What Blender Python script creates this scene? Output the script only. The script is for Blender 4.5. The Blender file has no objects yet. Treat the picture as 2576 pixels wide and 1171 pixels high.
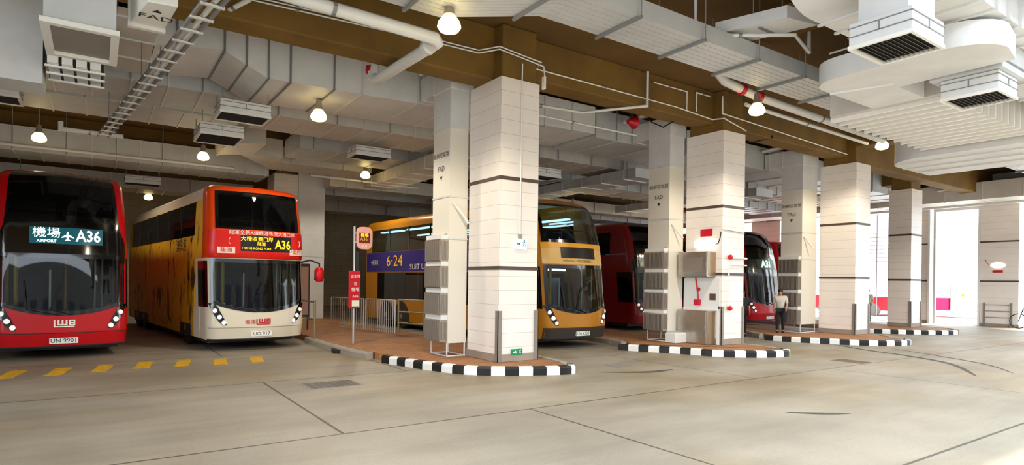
# Covered bus terminus: double-deckers in their bays, tiled columns, ducts and trunking under a brown soffit.
import bpy, bmesh, math, random
from mathutils import Vector, Matrix
random.seed(7)
PI = math.pi
SC = bpy.context.scene
COL = SC.collection
def R(d): return math.radians(d)
def lerp(a, b, t): return a + (b - a) * t
def interp(tab, v):
    if v <= tab[0][0]: return tab[0][1]
    for (a, fa), (b, fb) in zip(tab, tab[1:]):
        if v <= b: return lerp(fa, fb, (v - a) / (b - a))
    return tab[-1][1]

# ------------------------------------------------------------------ materials
def rgb(h, k=1.0):
    h = h.lstrip('#'); out = []
    for i in (0, 2, 4):
        c = int(h[i:i+2], 16) / 255
        out.append((c / 12.92 if c <= .04045 else ((c + .055) / 1.055) ** 2.4) * k)
    return (*out, 1)
MATS = {}
def mat(name, col, rough=.6, metal=0., emit=None, es=1., noise=0., nscale=3., bump=0., coat=0., spec=.5):
    if name in MATS: return MATS[name]
    m = bpy.data.materials.new(name); m.use_nodes = True
    nt = m.node_tree; b = nt.nodes['Principled BSDF']
    c = rgb(col) if isinstance(col, str) else col
    b.inputs['Base Color'].default_value = c
    b.inputs['Roughness'].default_value = rough
    b.inputs['Metallic'].default_value = metal
    b.inputs['Specular IOR Level'].default_value = spec
    b.inputs['Coat Weight'].default_value = coat
    if emit:
        b.inputs['Emission Color'].default_value = rgb(emit); b.inputs['Emission Strength'].default_value = es
    if noise or bump:
        tc = nt.nodes.new('ShaderNodeTexCoord'); n = nt.nodes.new('ShaderNodeTexNoise')
        n.inputs['Scale'].default_value = nscale; n.inputs['Detail'].default_value = 6; n.inputs['Roughness'].default_value = .62
        nt.links.new(tc.outputs['Object'], n.inputs['Vector'])
        if noise:
            mx = nt.nodes.new('ShaderNodeMix'); mx.data_type = 'RGBA'
            mx.inputs['A'].default_value = tuple(min(1, x * (1 - noise)) for x in c[:3]) + (1,)
            mx.inputs['B'].default_value = tuple(min(1, x * (1 + noise)) for x in c[:3]) + (1,)
            rp = nt.nodes.new('ShaderNodeMapRange'); rp.inputs['From Min'].default_value = .3; rp.inputs['From Max'].default_value = .7
            nt.links.new(n.outputs['Fac'], rp.inputs['Value']); nt.links.new(rp.outputs['Result'], mx.inputs['Factor'])
            nt.links.new(mx.outputs['Result'], b.inputs['Base Color'])
        if bump:
            bp = nt.nodes.new('ShaderNodeBump'); bp.inputs['Strength'].default_value = bump; bp.inputs['Distance'].default_value = .03
            nt.links.new(n.outputs['Fac'], bp.inputs['Height']); nt.links.new(bp.outputs['Normal'], b.inputs['Normal'])
    MATS[name] = m; return m
def glass(name, tint, clear=.7, rough=.02):
    if name in MATS: return MATS[name]
    m = bpy.data.materials.new(name); m.use_nodes = True; nt = m.node_tree
    nt.nodes.remove(nt.nodes['Principled BSDF']); out = nt.nodes['Material Output']
    tr = nt.nodes.new('ShaderNodeBsdfTransparent'); tr.inputs['Color'].default_value = rgb(tint)
    dk = nt.nodes.new('ShaderNodeBsdfDiffuse'); dk.inputs['Color'].default_value = (.006, .007, .008, 1)
    m1 = nt.nodes.new('ShaderNodeMixShader'); m1.inputs['Fac'].default_value = clear
    nt.links.new(dk.outputs[0], m1.inputs[1]); nt.links.new(tr.outputs[0], m1.inputs[2])
    gl = nt.nodes.new('ShaderNodeBsdfGlossy'); gl.inputs['Roughness'].default_value = rough
    lw = nt.nodes.new('ShaderNodeFresnel'); lw.inputs['IOR'].default_value = 1.5
    m2 = nt.nodes.new('ShaderNodeMixShader')
    nt.links.new(lw.outputs[0], m2.inputs['Fac']); nt.links.new(m1.outputs[0], m2.inputs[1]); nt.links.new(gl.outputs[0], m2.inputs[2])
    nt.links.new(m2.outputs[0], out.inputs['Surface'])
    MATS[name] = m; return m
def brickmat(name, c1, c2, cm, bw, rh, mortar, offset=.5, rough=.5, plane='xy', shift=(0, 0, 0), noise=.15, nscale=2., bump=.2):
    """Courses drawn by a Brick Texture on object coordinates; plane picks which two axes carry the courses ('wall': x+y against z)."""
    if name in MATS: return MATS[name]
    m = bpy.data.materials.new(name); m.use_nodes = True; nt = m.node_tree; b = nt.nodes['Principled BSDF']
    tc = nt.nodes.new('ShaderNodeTexCoord'); mp = nt.nodes.new('ShaderNodeMapping'); mp.inputs['Location'].default_value = shift
    nt.links.new(tc.outputs['Object'], mp.inputs['Vector'])
    v = mp.outputs['Vector']
    if plane == 'wall':
        sp = nt.nodes.new('ShaderNodeSeparateXYZ'); nt.links.new(v, sp.inputs[0])
        ad = nt.nodes.new('ShaderNodeMath'); nt.links.new(sp.outputs['X'], ad.inputs[0]); nt.links.new(sp.outputs['Y'], ad.inputs[1])
        cb = nt.nodes.new('ShaderNodeCombineXYZ'); nt.links.new(ad.outputs[0], cb.inputs['X']); nt.links.new(sp.outputs['Z'], cb.inputs['Y'])
        v = cb.outputs[0]
    br = nt.nodes.new('ShaderNodeTexBrick'); nt.links.new(v, br.inputs['Vector'])
    br.inputs['Scale'].default_value = 1; br.inputs['Brick Width'].default_value = bw; br.inputs['Row Height'].default_value = rh
    br.inputs['Mortar Size'].default_value = mortar; br.inputs['Mortar Smooth'].default_value = .1; br.offset = offset
    br.inputs['Color1'].default_value = rgb(c1); br.inputs['Color2'].default_value = rgb(c2); br.inputs['Mortar'].default_value = rgb(cm)
    n = nt.nodes.new('ShaderNodeTexNoise'); n.inputs['Scale'].default_value = nscale; n.inputs['Detail'].default_value = 8
    nt.links.new(tc.outputs['Object'], n.inputs['Vector'])
    mr = nt.nodes.new('ShaderNodeMapRange'); mr.inputs['From Min'].default_value = .3; mr.inputs['From Max'].default_value = .7
    mr.inputs['To Min'].default_value = 1 - noise; mr.inputs['To Max'].default_value = 1 + noise
    nt.links.new(n.outputs['Fac'], mr.inputs['Value'])
    mx = nt.nodes.new('ShaderNodeMix'); mx.data_type = 'RGBA'; mx.blend_type = 'MULTIPLY'; mx.inputs['Factor'].default_value = 1
    nt.links.new(br.outputs['Color'], mx.inputs['A']); nt.links.new(mr.outputs['Result'], mx.inputs['B'])
    nt.links.new(mx.outputs['Result'], b.inputs['Base Color'])
    b.inputs['Roughness'].default_value = rough
    bp = nt.nodes.new('ShaderNodeBump'); bp.inputs['Strength'].default_value = bump; bp.inputs['Distance'].default_value = .01; bp.invert = True
    nt.links.new(br.outputs['Fac'], bp.inputs['Height']); nt.links.new(bp.outputs['Normal'], b.inputs['Normal'])
    MATS[name] = m; return m

# ------------------------------------------------------------------ mesh collector
class MB:
    def __init__(s): s.v = []; s.f = []; s.m = []
    def face(s, pts, mi=0):
        b = len(s.v); s.v += [tuple(p) for p in pts]; s.f.append(tuple(range(b, b + len(pts)))); s.m.append(mi); return s
    def grid(s, rows, mi=0, closed=False):
        """rows of equal length, stitched into quads; mi may be a function of (row, column)."""
        b = len(s.v); n = len(rows[0])
        for r in rows: s.v += [tuple(p) for p in r]
        for i in range(len(rows) - 1):
            for j in range(n if closed else n - 1):
                k = (j + 1) % n
                q = mi(i, j) if callable(mi) else mi
                if q is None: continue
                s.f.append((b + i*n + j, b + i*n + k, b + (i+1)*n + k, b + (i+1)*n + j)); s.m.append(q)
        return s
    def box(s, x0, x1, y0, y1, z0, z1, mi=0):
        b = len(s.v)
        s.v += [(x0,y0,z0),(x1,y0,z0),(x1,y1,z0),(x0,y1,z0),(x0,y0,z1),(x1,y0,z1),(x1,y1,z1),(x0,y1,z1)]
        for q in ((0,3,2,1),(4,5,6,7),(0,1,5,4),(1,2,6,5),(2,3,7,6),(3,0,4,7)):
            s.f.append(tuple(b + i for i in q)); s.m.append(mi)
        return s
    def prism(s, pts, lo, hi, axis='z', mi=0, cap_mi=None):
        """Polygon pts (2-D, in the two other axes) extruded along axis from lo to hi."""
        def P(p, h): return {'z': (p[0], p[1], h), 'y': (p[0], h, p[1]), 'x': (h, p[0], p[1])}[axis]
        n = len(pts); b = len(s.v)
        s.v += [P(p, lo) for p in pts] + [P(p, hi) for p in pts]
        cm = mi if cap_mi is None else cap_mi
        s.f.append(tuple(range(b + n - 1, b - 1, -1))); s.m.append(cm)
        s.f.append(tuple(range(b + n, b + 2*n))); s.m.append(cm)
        for i in range(n):
            k = (i + 1) % n; s.f.append((b + i, b + k, b + n + k, b + n + i)); s.m.append(mi)
        return s
    def tube(s, pts, r, n=10, mi=0, caps=True):
        pts = [Vector(p) for p in pts]; rs = r if isinstance(r, (list, tuple)) else [r] * len(pts)
        rings = []; up = None
        for i, p in enumerate(pts):
            d0 = (pts[i] - pts[i-1]).normalized() if i else None
            d1 = (pts[i+1] - pts[i]).normalized() if i < len(pts) - 1 else None
            t = (d0 + d1).normalized() if d0 is not None and d1 is not None and (d0 + d1).length > 1e-6 else (d1 if d1 is not None else d0)
            k = 1.0
            if d0 is not None and d1 is not None: k = 1 / max(.5, t.dot(d1))
            if up is None: up = Vector((0, 0, 1)) if abs(t.z) < .9 else Vector((1, 0, 0))
            a = t.cross(up); a = a.normalized() if a.length > 1e-6 else t.orthogonal().normalized()
            bb = a.cross(t).normalized(); up = bb
            rings.append([p + (a * math.cos(q) + bb * math.sin(q)) * rs[i] * (k if rs[i] < .3 else 1) for q in [2*PI*j/n for j in range(n)]])
        b = len(s.v); s.grid(rings, mi, closed=True)
        if caps:
            s.f.append(tuple(range(b + n - 1, b - 1, -1))); s.m.append(mi)
            e = b + (len(rings) - 1) * n; s.f.append(tuple(range(e, e + n))); s.m.append(mi)
        return s
    def lathe(s, prof, c=(0,0,0), axis='z', n=20, mi=0):
        """profile of (radius, height) turned about axis through c."""
        rows = []
        for r, h in prof:
            row = []
            for j in range(n):
                q = 2*PI*j/n; a, b_ = r*math.cos(q), r*math.sin(q)
                row.append({'z': (c[0]+a, c[1]+b_, c[2]+h), 'y': (c[0]+a, c[1]+h, c[2]+b_), 'x': (c[0]+h, c[1]+a, c[2]+b_)}[axis])
            rows.append(row)
        b = len(s.v); s.grid(rows, mi, closed=True)
        s.f.append(tuple(range(b + n - 1, b - 1, -1))); s.m.append(mi)
        e = b + (len(rows) - 1) * n; s.f.append(tuple(range(e, e + n))); s.m.append(mi)
        return s
    def build(s, name, mats, parent=None, local=False, smooth=False, bevel=0, angle=35, clean=False):
        me = bpy.data.meshes.new(name)
        off = Vector((0, 0, 0))
        if parent is not None and not local:
            p = parent
            while p is not None: off += p.location; p = p.parent
        me.from_pydata([tuple(Vector(v) - off) for v in s.v], [], s.f)
        if not isinstance(mats, (list, tuple)): mats = [mats]
        for m in mats: me.materials.append(m)
        me.polygons.foreach_set('material_index', s.m)
        bm = bmesh.new(); bm.from_mesh(me)
        if clean: bmesh.ops.remove_doubles(bm, verts=bm.verts, dist=1e-5)
        bmesh.ops.recalc_face_normals(bm, faces=bm.faces); bm.to_mesh(me); bm.free()
        if smooth:
            me.polygons.foreach_set('use_smooth', [True] * len(me.polygons))
            me.set_sharp_from_angle(angle=R(angle))
        me.update()
        o = bpy.data.objects.new(name, me); COL.objects.link(o)
        if parent is not None: o.parent = parent
        if bevel:
            b = o.modifiers.new('bevel', 'BEVEL'); b.width = bevel; b.segments = 2; b.limit_method = 'ANGLE'; b.angle_limit = R(40)
        return o
def tag(o, label=None, cat=None, group=None, kind=None):
    if label: o['label'] = label
    if cat: o['category'] = cat
    if group: o['group'] = group
    if kind: o['kind'] = kind
    return o
def thing(name, label, cat, loc=(0,0,0), rz=0, group=None, kind=None):
    o = bpy.data.objects.new(name, None); COL.objects.link(o); o.empty_display_size = .2
    o.location = loc; o.rotation_euler = (0, 0, rz)
    return tag(o, label, cat, group, kind)
def dup_tree(o, parent=None):
    c = o.copy(); COL.objects.link(c)
    if parent is not None: c.parent = parent
    for ch in list(o.children): dup_tree(ch, c)
    return c
def dup_part(o, parent, loc=None):
    c = o.copy(); COL.objects.link(c); c.parent = parent
    if loc is not None: c.location = loc
    return c
def text_polys(s, size, align='CENTER', bold=0.0):
    cu = bpy.data.curves.new('t', 'FONT'); cu.body = s; cu.size = size; cu.align_x = align; cu.align_y = 'CENTER'; cu.resolution_u = 2
    cu.offset = bold
    o = bpy.data.objects.new('t', cu); COL.objects.link(o)
    dg = bpy.context.evaluated_depsgraph_get(); me = bpy.data.meshes.new_from_object(o.evaluated_get(dg))
    vs = [v.co.copy() for v in me.vertices]; fs = [tuple(p.vertices) for p in me.polygons]
    bpy.data.objects.remove(o); bpy.data.curves.remove(cu); bpy.data.meshes.remove(me)
    return vs, fs
def lettering(s, size, m, parent, fn, name='lettering', sx=1.0, bold=0.0, align='CENTER'):
    """Flat painted or lit characters; fn maps the line's own (x, y) to the parent's space."""
    vs, fs = text_polys(s, size, align, bold)
    mb = MB(); mb.v = [tuple(fn(v.x * sx, v.y)) for v in vs]; mb.f = fs; mb.m = [0] * len(fs)
    me = bpy.data.meshes.new(name); me.from_pydata(mb.v, [], mb.f); me.materials.append(m); me.update()
    o = bpy.data.objects.new(name, me); COL.objects.link(o)
    if parent is not None: o.parent = parent
    return o

# palette
M_metal  = mat('galvanised sheet', '#cbcfd3', .45, .2, noise=.10, nscale=1.3)
M_foil   = mat('insulated duct wrap', '#dcdee0', .5, .08, noise=.09, nscale=1.1)
M_warm   = mat('duct wrap warm', '#d2cec8', .5, .08, noise=.1, nscale=1.2)
M_rib    = mat('duct flange steel', '#dfe1e2', .4, .3)
M_ribd   = mat('dark strut steel', '#8d8f90', .5, .4)
M_white  = mat('white paint', '#e9e9e6', .45)
M_pipe   = mat('white pipe', '#dedfdf', .35, noise=.05)
M_gl     = mat('diffuser dark blades', '#4a4440', .6)
M_brown  = mat('brown painted concrete', '#74571f', .8, noise=.25, nscale=.9, bump=.05)
M_slab   = mat('brown soffit', '#664b1e', .85, noise=.22, nscale=.5)
M_dark   = mat('dark steel', '#2b2a29', .5)
M_black  = mat('black rubber', '#0d0d0e', .6)
M_blackg = mat('black gloss', '#08080a', .12, coat=.5)
M_red    = mat('signal red', '#c8102a', .35)
M_steel  = mat('stainless steel', '#b5ada0', .28, .75, noise=.08, nscale=6)
M_band   = mat('dark bronze band', '#4d3d33', .5)
M_skirt  = mat('brown grey stone', '#9b8c7d', .5, noise=.08)
M_guard  = mat('corner guard', '#8a8178', .45, .2)
M_cream  = mat('cream paint', '#e6e0d2', .5)
M_tile   = brickmat('cream wall tile', '#efe6de', '#ece3da', '#c6b9ab', 4.0, .302, .0045, .5, .35, 'wall', (0, 0, .13), .04, 1.2)
M_tileb  = brickmat('back wall tile', '#cfc4a6', '#c9bd9e', '#9d9176', .9, .4, .008, .5, .5, 'wall', (0, 0, 0), .1, .6)
M_floor  = brickmat('concrete bus apron', '#988f7f', '#958c7c', '#544e45', 8.4, 4.3, .02, .6667, .55, 'xy', (-2.5, -2.9, 0), .14, .55, .3)
M_paver  = brickmat('red brown pavers', '#b07c4e', '#9c6a44', '#7a563c', .2, .1, .008, .5, .7, 'xy', (0, 0, 0), .2, 1.5)
M_kerb   = mat('kerb concrete', '#a59b8c', .8, noise=.1)
M_yellow = mat('worn yellow road paint', '#d9a514', .7, noise=.3, nscale=9)
M_kw     = mat('kerb white', '#f0eeea', .5, noise=.05, nscale=8)
M_kb     = mat('kerb black', '#111111', .5)
M_ink    = mat('black ink', '#222222', .7)
M_lamp   = mat('lamp lens lit', '#fff3d0', .4, emit='#ffe08a', es=4)
M_tubel  = mat('fluorescent tube lit', '#ffffff', .4, emit='#fff6e8', es=2.2)
M_green  = mat('exit green', '#0d8a4e', .4)
M_signw  = mat('sign white lit', '#f4fbff', .4, emit='#e8f6ff', es=.35)
M_teal   = mat('sign teal', '#0b7f86', .4)
M_out    = mat('outdoor concrete', '#d8d4cc', .8)

# floor noise: tyre marks and stains are worn into the apron itself
def stain_floor():
    nt = M_floor.node_tree; b = nt.nodes['Principled BSDF']; src = b.inputs['Base Color'].links[0].from_socket
    tc = nt.nodes.new('ShaderNodeTexCoord'); mp = nt.nodes.new('ShaderNodeMapping'); mp.inputs['Scale'].default_value = (.25, 1.1, 1); mp.inputs['Rotation'].default_value = (0, 0, R(-8))
    nt.links.new(tc.outputs['Object'], mp.inputs['Vector'])
    n = nt.nodes.new('ShaderNodeTexNoise'); n.inputs['Scale'].default_value = 1.0; n.inputs['Detail'].default_value = 7; n.inputs['Roughness'].default_value = .65
    nt.links.new(mp.outputs['Vector'], n.inputs['Vector'])
    r = nt.nodes.new('ShaderNodeMapRange'); r.inputs['From Min'].default_value = .42; r.inputs['From Max'].default_value = .72; r.inputs['To Min'].default_value = 1.06; r.inputs['To Max'].default_value = .74
    nt.links.new(n.outputs['Fac'], r.inputs['Value'])
    n2 = nt.nodes.new('ShaderNodeTexNoise'); n2.inputs['Scale'].default_value = 26; n2.inputs['Detail'].default_value = 4
    nt.links.new(tc.outputs['Object'], n2.inputs['Vector'])
    r2 = nt.nodes.new('ShaderNodeMapRange'); r2.inputs['From Min'].default_value = .3; r2.inputs['From Max'].default_value = .7; r2.inputs['To Min'].default_value = .93; r2.inputs['To Max'].default_value = 1.06
    nt.links.new(n2.outputs['Fac'], r2.inputs['Value'])
    mu = nt.nodes.new('ShaderNodeMath'); mu.operation = 'MULTIPLY'; nt.links.new(r.outputs['Result'], mu.inputs[0]); nt.links.new(r2.outputs['Result'], mu.inputs[1])
    mx = nt.nodes.new('ShaderNodeMix'); mx.data_type = 'RGBA'; mx.blend_type = 'MULTIPLY'; mx.inputs['Factor'].default_value = 1
    n3 = nt.nodes.new('ShaderNodeTexNoise'); n3.inputs['Scale'].default_value = .22; n3.inputs['Detail'].default_value = 5; n3.inputs['Distortion'].default_value = .6
    nt.links.new(tc.outputs['Object'], n3.inputs['Vector'])
    r3 = nt.nodes.new('ShaderNodeMapRange'); r3.inputs['From Min'].default_value = .45; r3.inputs['From Max'].default_value = .68; r3.inputs['To Max'].default_value = .75
    nt.links.new(n3.outputs['Fac'], r3.inputs['Value'])
    tint = nt.nodes.new('ShaderNodeMix'); tint.data_type = 'RGBA'; tint.blend_type = 'MULTIPLY'; tint.inputs['B'].default_value = rgb('#e6cfa4')
    nt.links.new(r3.outputs['Result'], tint.inputs['Factor']); nt.links.new(src, tint.inputs['A'])
    nt.links.new(tint.outputs['Result'], mx.inputs['A']); nt.links.new(mu.outputs[0], mx.inputs['B']); nt.links.new(mx.outputs['Result'], b.inputs['Base Color'])
stain_floor()

# ------------------------------------------------------------------ setting
XL, XR, YN, YB, ZS = -9.0, 35.6, -5.0, 42.0, 7.35
def struct(name, mb, m, **k): return tag(mb.build(name, m, **k), kind='structure')
struct('floor', MB().box(XL-30, XR, -40, YB, -.3, 0), M_floor)
struct('ground', MB().box(XR, 120, -60, 90, -.3, .02), M_out)
struct('ceiling', MB().box(XL-3, XR+.8, 1.5, YB, ZS, ZS+.4), M_slab)
struct('wall_back', MB().box(XL-3, XR, YB, YB+.3, 0, ZS), M_tileb)
struct('wall_left', MB().box(XL-3, XL-2.7, 9, YB, 0, ZS), M_tileb)
# main beams along the column rows, then cross beams
def beam(n, *b): return struct('trim_%d' % n, MB().box(*b), M_brown, bevel=.03)
beam(1, XL-3, 7.05, 11.0, 11.62, 6.2, ZS)
beam(2, 7.9, 14.5, 11.0, 11.62, 6.42, ZS)
beam(3, 15.38, 21.9, 11.0, 11.62, 6.42, ZS)
beam(4, 22.78, XR, 11.0, 11.62, 6.3, ZS)
beam(5, XL-3, XR, 26.1, 26.9, 6.8, ZS)
beam(6, 11.0, 11.7, 1.5, 7.5, 6.95, ZS)
beam(7, 21.9, 22.6, 1.5, 11.0, 6.75, ZS)
beam(8, XL-3, XR, 1.5, 2.3, 6.7, ZS)
beam(9, 30.0, 30.8, 11.7, 26.1, 6.5, ZS)
# right-hand facade: tiled piers, header and open gateways
FX0, FX1 = 35.6, 36.3
def pier(n, y0, y1, label):
    o = thing('facade_pier', label, 'pier', (FX0, y0, 0), kind='thing')
    MB().box(FX0, FX1, y0, y1, 0, 5.94).build('cladding', M_tile, o)
    for z in (2.15, 4.06): MB().box(FX0-.012, FX0+.05, y0-.012, y1+.012, z, z+.07).build('band', M_band, o)
    MB().box(FX0-.02, FX1+.02, y0-.02, y1+.02, 0, .15).build('skirting', M_skirt, o)
    return o
p = pier(1, 9.95, 11.45, 'tiled pier on the far facade with an oval lamp and a red plate on it')
for y in (10.2, 11.25): MB().box(FX0-.1, FX0-.04, y-.04, y+.04, 0, 1.15).build('guard_post', M_guard, p)
for z in (.45, .75, 1.05): MB().tube([(FX0-.07, 10.2, z), (FX0-.07, 11.25, z)], .015, 6).build('guard_rail', M_guard, p)
lp = thing('bulkhead_lamp', 'oval white bulkhead lamp on the far tiled pier by the gateway', 'lamp', (FX0-.05, 10.75, 2.95))
MB().grid([[(-.07*math.cos(R(p_))+.05, .3*math.sin(R(p_))*math.cos(2*PI*q/20), .14*math.sin(R(p_))*math.sin(2*PI*q/20)) for q in range(20)] for p_ in (1,25,50,75,90)], closed=True).build('diffuser', M_tubel, lp, local=True, smooth=True)
MB().tube([(.0,.3,.0),(.0,.42,.12),(.0,.5,.3)], .012, 6).build('cable', M_red, lp, local=True)
tag(MB().box(FX0-.03, FX0, 10.55, 10.95, 2.6, 2.72).build('plate_sign', M_red), 'small red plate under the oval lamp on the far pier', 'sign')
pier(2, 13.72, 14.35, 'narrow tiled pier just right of the farthest column')
pier(3, 17.0, 19.0, 'wide tiled facade pier seen between the far columns')
pier(4, 5.2, 7.4, 'tiled facade pier out to the right along the gateway wall')
pier(5, 22.0, 24.0, 'tiled facade pier deep behind the bus bays')
pier(6, 30.0, 42.0, 'long tiled facade pier in the rear corner')
struct('wall_right', MB().box(FX0, FX1, -4, YB, 5.95, ZS+.4), mat('grey header concrete', '#a9a6a0', .7, noise=.1))
struct('trim_10', MB().box(FX0-.35, FX0, 4, 16.5, 5.85, 6.02), M_white)
# gateway frame
g = thing('gate_frame', 'white steel frame lining the bright gateway', 'gate frame', (FX0, 13.6, 0))
for y in (13.66, 13.4): MB().box(FX0-.06, FX0+.1, y-.05, y+.05, 0, 5.85).build('jamb', M_white, g)
MB().box(FX0-.06, FX0+.1, 11.45, 13.35, 5.72, 5.85).build('head', M_white, g)
MB().box(FX0-.05, FX0+.1, 11.46, 11.54, 0, 5.72).build('jamb', M_white, g)

# ------------------------------------------------------------------ double-decker buses (front faces -y in their own space)
G_wind = glass('windscreen glass', '#b9c4c4', .86)
G_side = glass('tinted side glass', '#39413f', .62)
G_upper = glass('upper deck glass', '#59605f', .7)
M_int = mat('bus interior dark', '#3a3a3c', .8)
M_floorb = mat('bus deck floor', '#232325', .8)
M_seat = mat('bus seat cloth', '#3b3f63', .9)
M_pole = mat('yellow grab pole', '#f2c21a', .35)
M_pole2 = mat('grey grab pole', '#c9c9c9', .3, .6)
M_led = mat('white led text', '#ffffff', .5, emit='#e6fbff', es=1.3)
M_amber = mat('amber led text', '#ffd21a', .5, emit='#ffcf1a', es=.9)
M_disp = mat('display panel', '#150506', .25)
M_dispb = mat('blue display panel', '#06262c', .25, emit='#0f6b78', es=.35)
M_hl = mat('headlight lens', '#e8ecee', .1, emit='#fff4e6', es=.35)
M_hlon = mat('headlight lens lit', '#ffffff', .15, emit='#fff2dd', es=8)
M_plate = mat('plate white', '#f6f5ef', .5)
M_hub = mat('wheel hub', '#9a9a98', .4, .6)
M_strip = mat('interior strip light', '#ffffff', .4, emit='#bfe8ff', es=12)

class Shape:
    """The bus skin as a function of (s, z): s runs along the plan outline from the middle of the front round the corner and down the side."""
    def __init__(s, rake, bulge=.16, r=.34, L=12.0):
        s.rake, s.bulge, s.r, s.L = rake, bulge, r, L
    def inset(s, z):
        t = max(0, min(1, (z - 4.05) / .25)); return .22 * (1 - math.sqrt(max(0, 1 - t*t)))
    def w(s, z): return interp([(.28, 1.22), (.7, 1.25), (2.6, 1.25), (4.1, 1.19)], z) - s.inset(z)
    def yf(s, z): return interp(s.rake, z) + s.inset(z)
    def P(s, q, z):
        sg = 1 if q >= 0 else -1; a = abs(q); w = s.w(z); f = w - s.r; y0 = s.yf(z)
        if a <= f: return Vector((sg*a, y0 + s.bulge*(a/f)**2, z))
        b = (a - f) / (s.r*PI/2)
        if b <= 1: return Vector((sg*(f + s.r*math.sin(b*PI/2)), y0 + s.bulge + s.r*(1 - math.cos(b*PI/2)), z))
        return Vector((sg*w, y0 + s.bulge + s.r + a - f - s.r*PI/2, z))
    def N(s, q, z):
        e = .01; n = (s.P(q+e, z) - s.P(q-e, z)).cross(s.P(q, z+e) - s.P(q, z-e)); return n.normalized()
    def O(s, q, z, d): return s.P(q, z) + s.N(q, z) * d
    def send(s, z): return s.w(z) - s.r + s.r*PI/2 + .25
    def on_front(s, d=.02):
        return lambda cx, cz: (lambda x, y: s.O(cx + x, cz + y, d))
def patch(sh, sfun, z0, z1, ns, nz, d=.008, mi=0, mb=None):
    """Panel laid on the skin: sfun(v)->(s0, s1); z0, z1 may be functions of u in [0,1]. A rim drops back to the skin so it has an edge."""
    mb = mb or MB(); rows = []
    for j in range(-1, nz + 2):
        v = max(0, min(1, j / nz)); row = []
        s0, s1 = sfun(v)
        for i in range(-1, ns + 2):
            u = max(0, min(1, i / ns)); q = lerp(s0, s1, u)
            a = z0(u) if callable(z0) else z0; b = z1(u) if callable(z1) else z1
            dd = -.012 if (j < 0 or j > nz or i < 0 or i > ns) else d
            row.append(sh.O(q, lerp(a, b, v), dd))
        rows.append(row)
    return mb.grid(rows, mi)
def frit(ns, nz, b, g, wu=1, wv=1):
    """material picker for patch(): border cells take b, the middle g."""
    def f(i, j):
        return b if (i < 1 + wv or i > nz - wv or j < 1 + wu or j > ns - wu) else g
    return f
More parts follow.
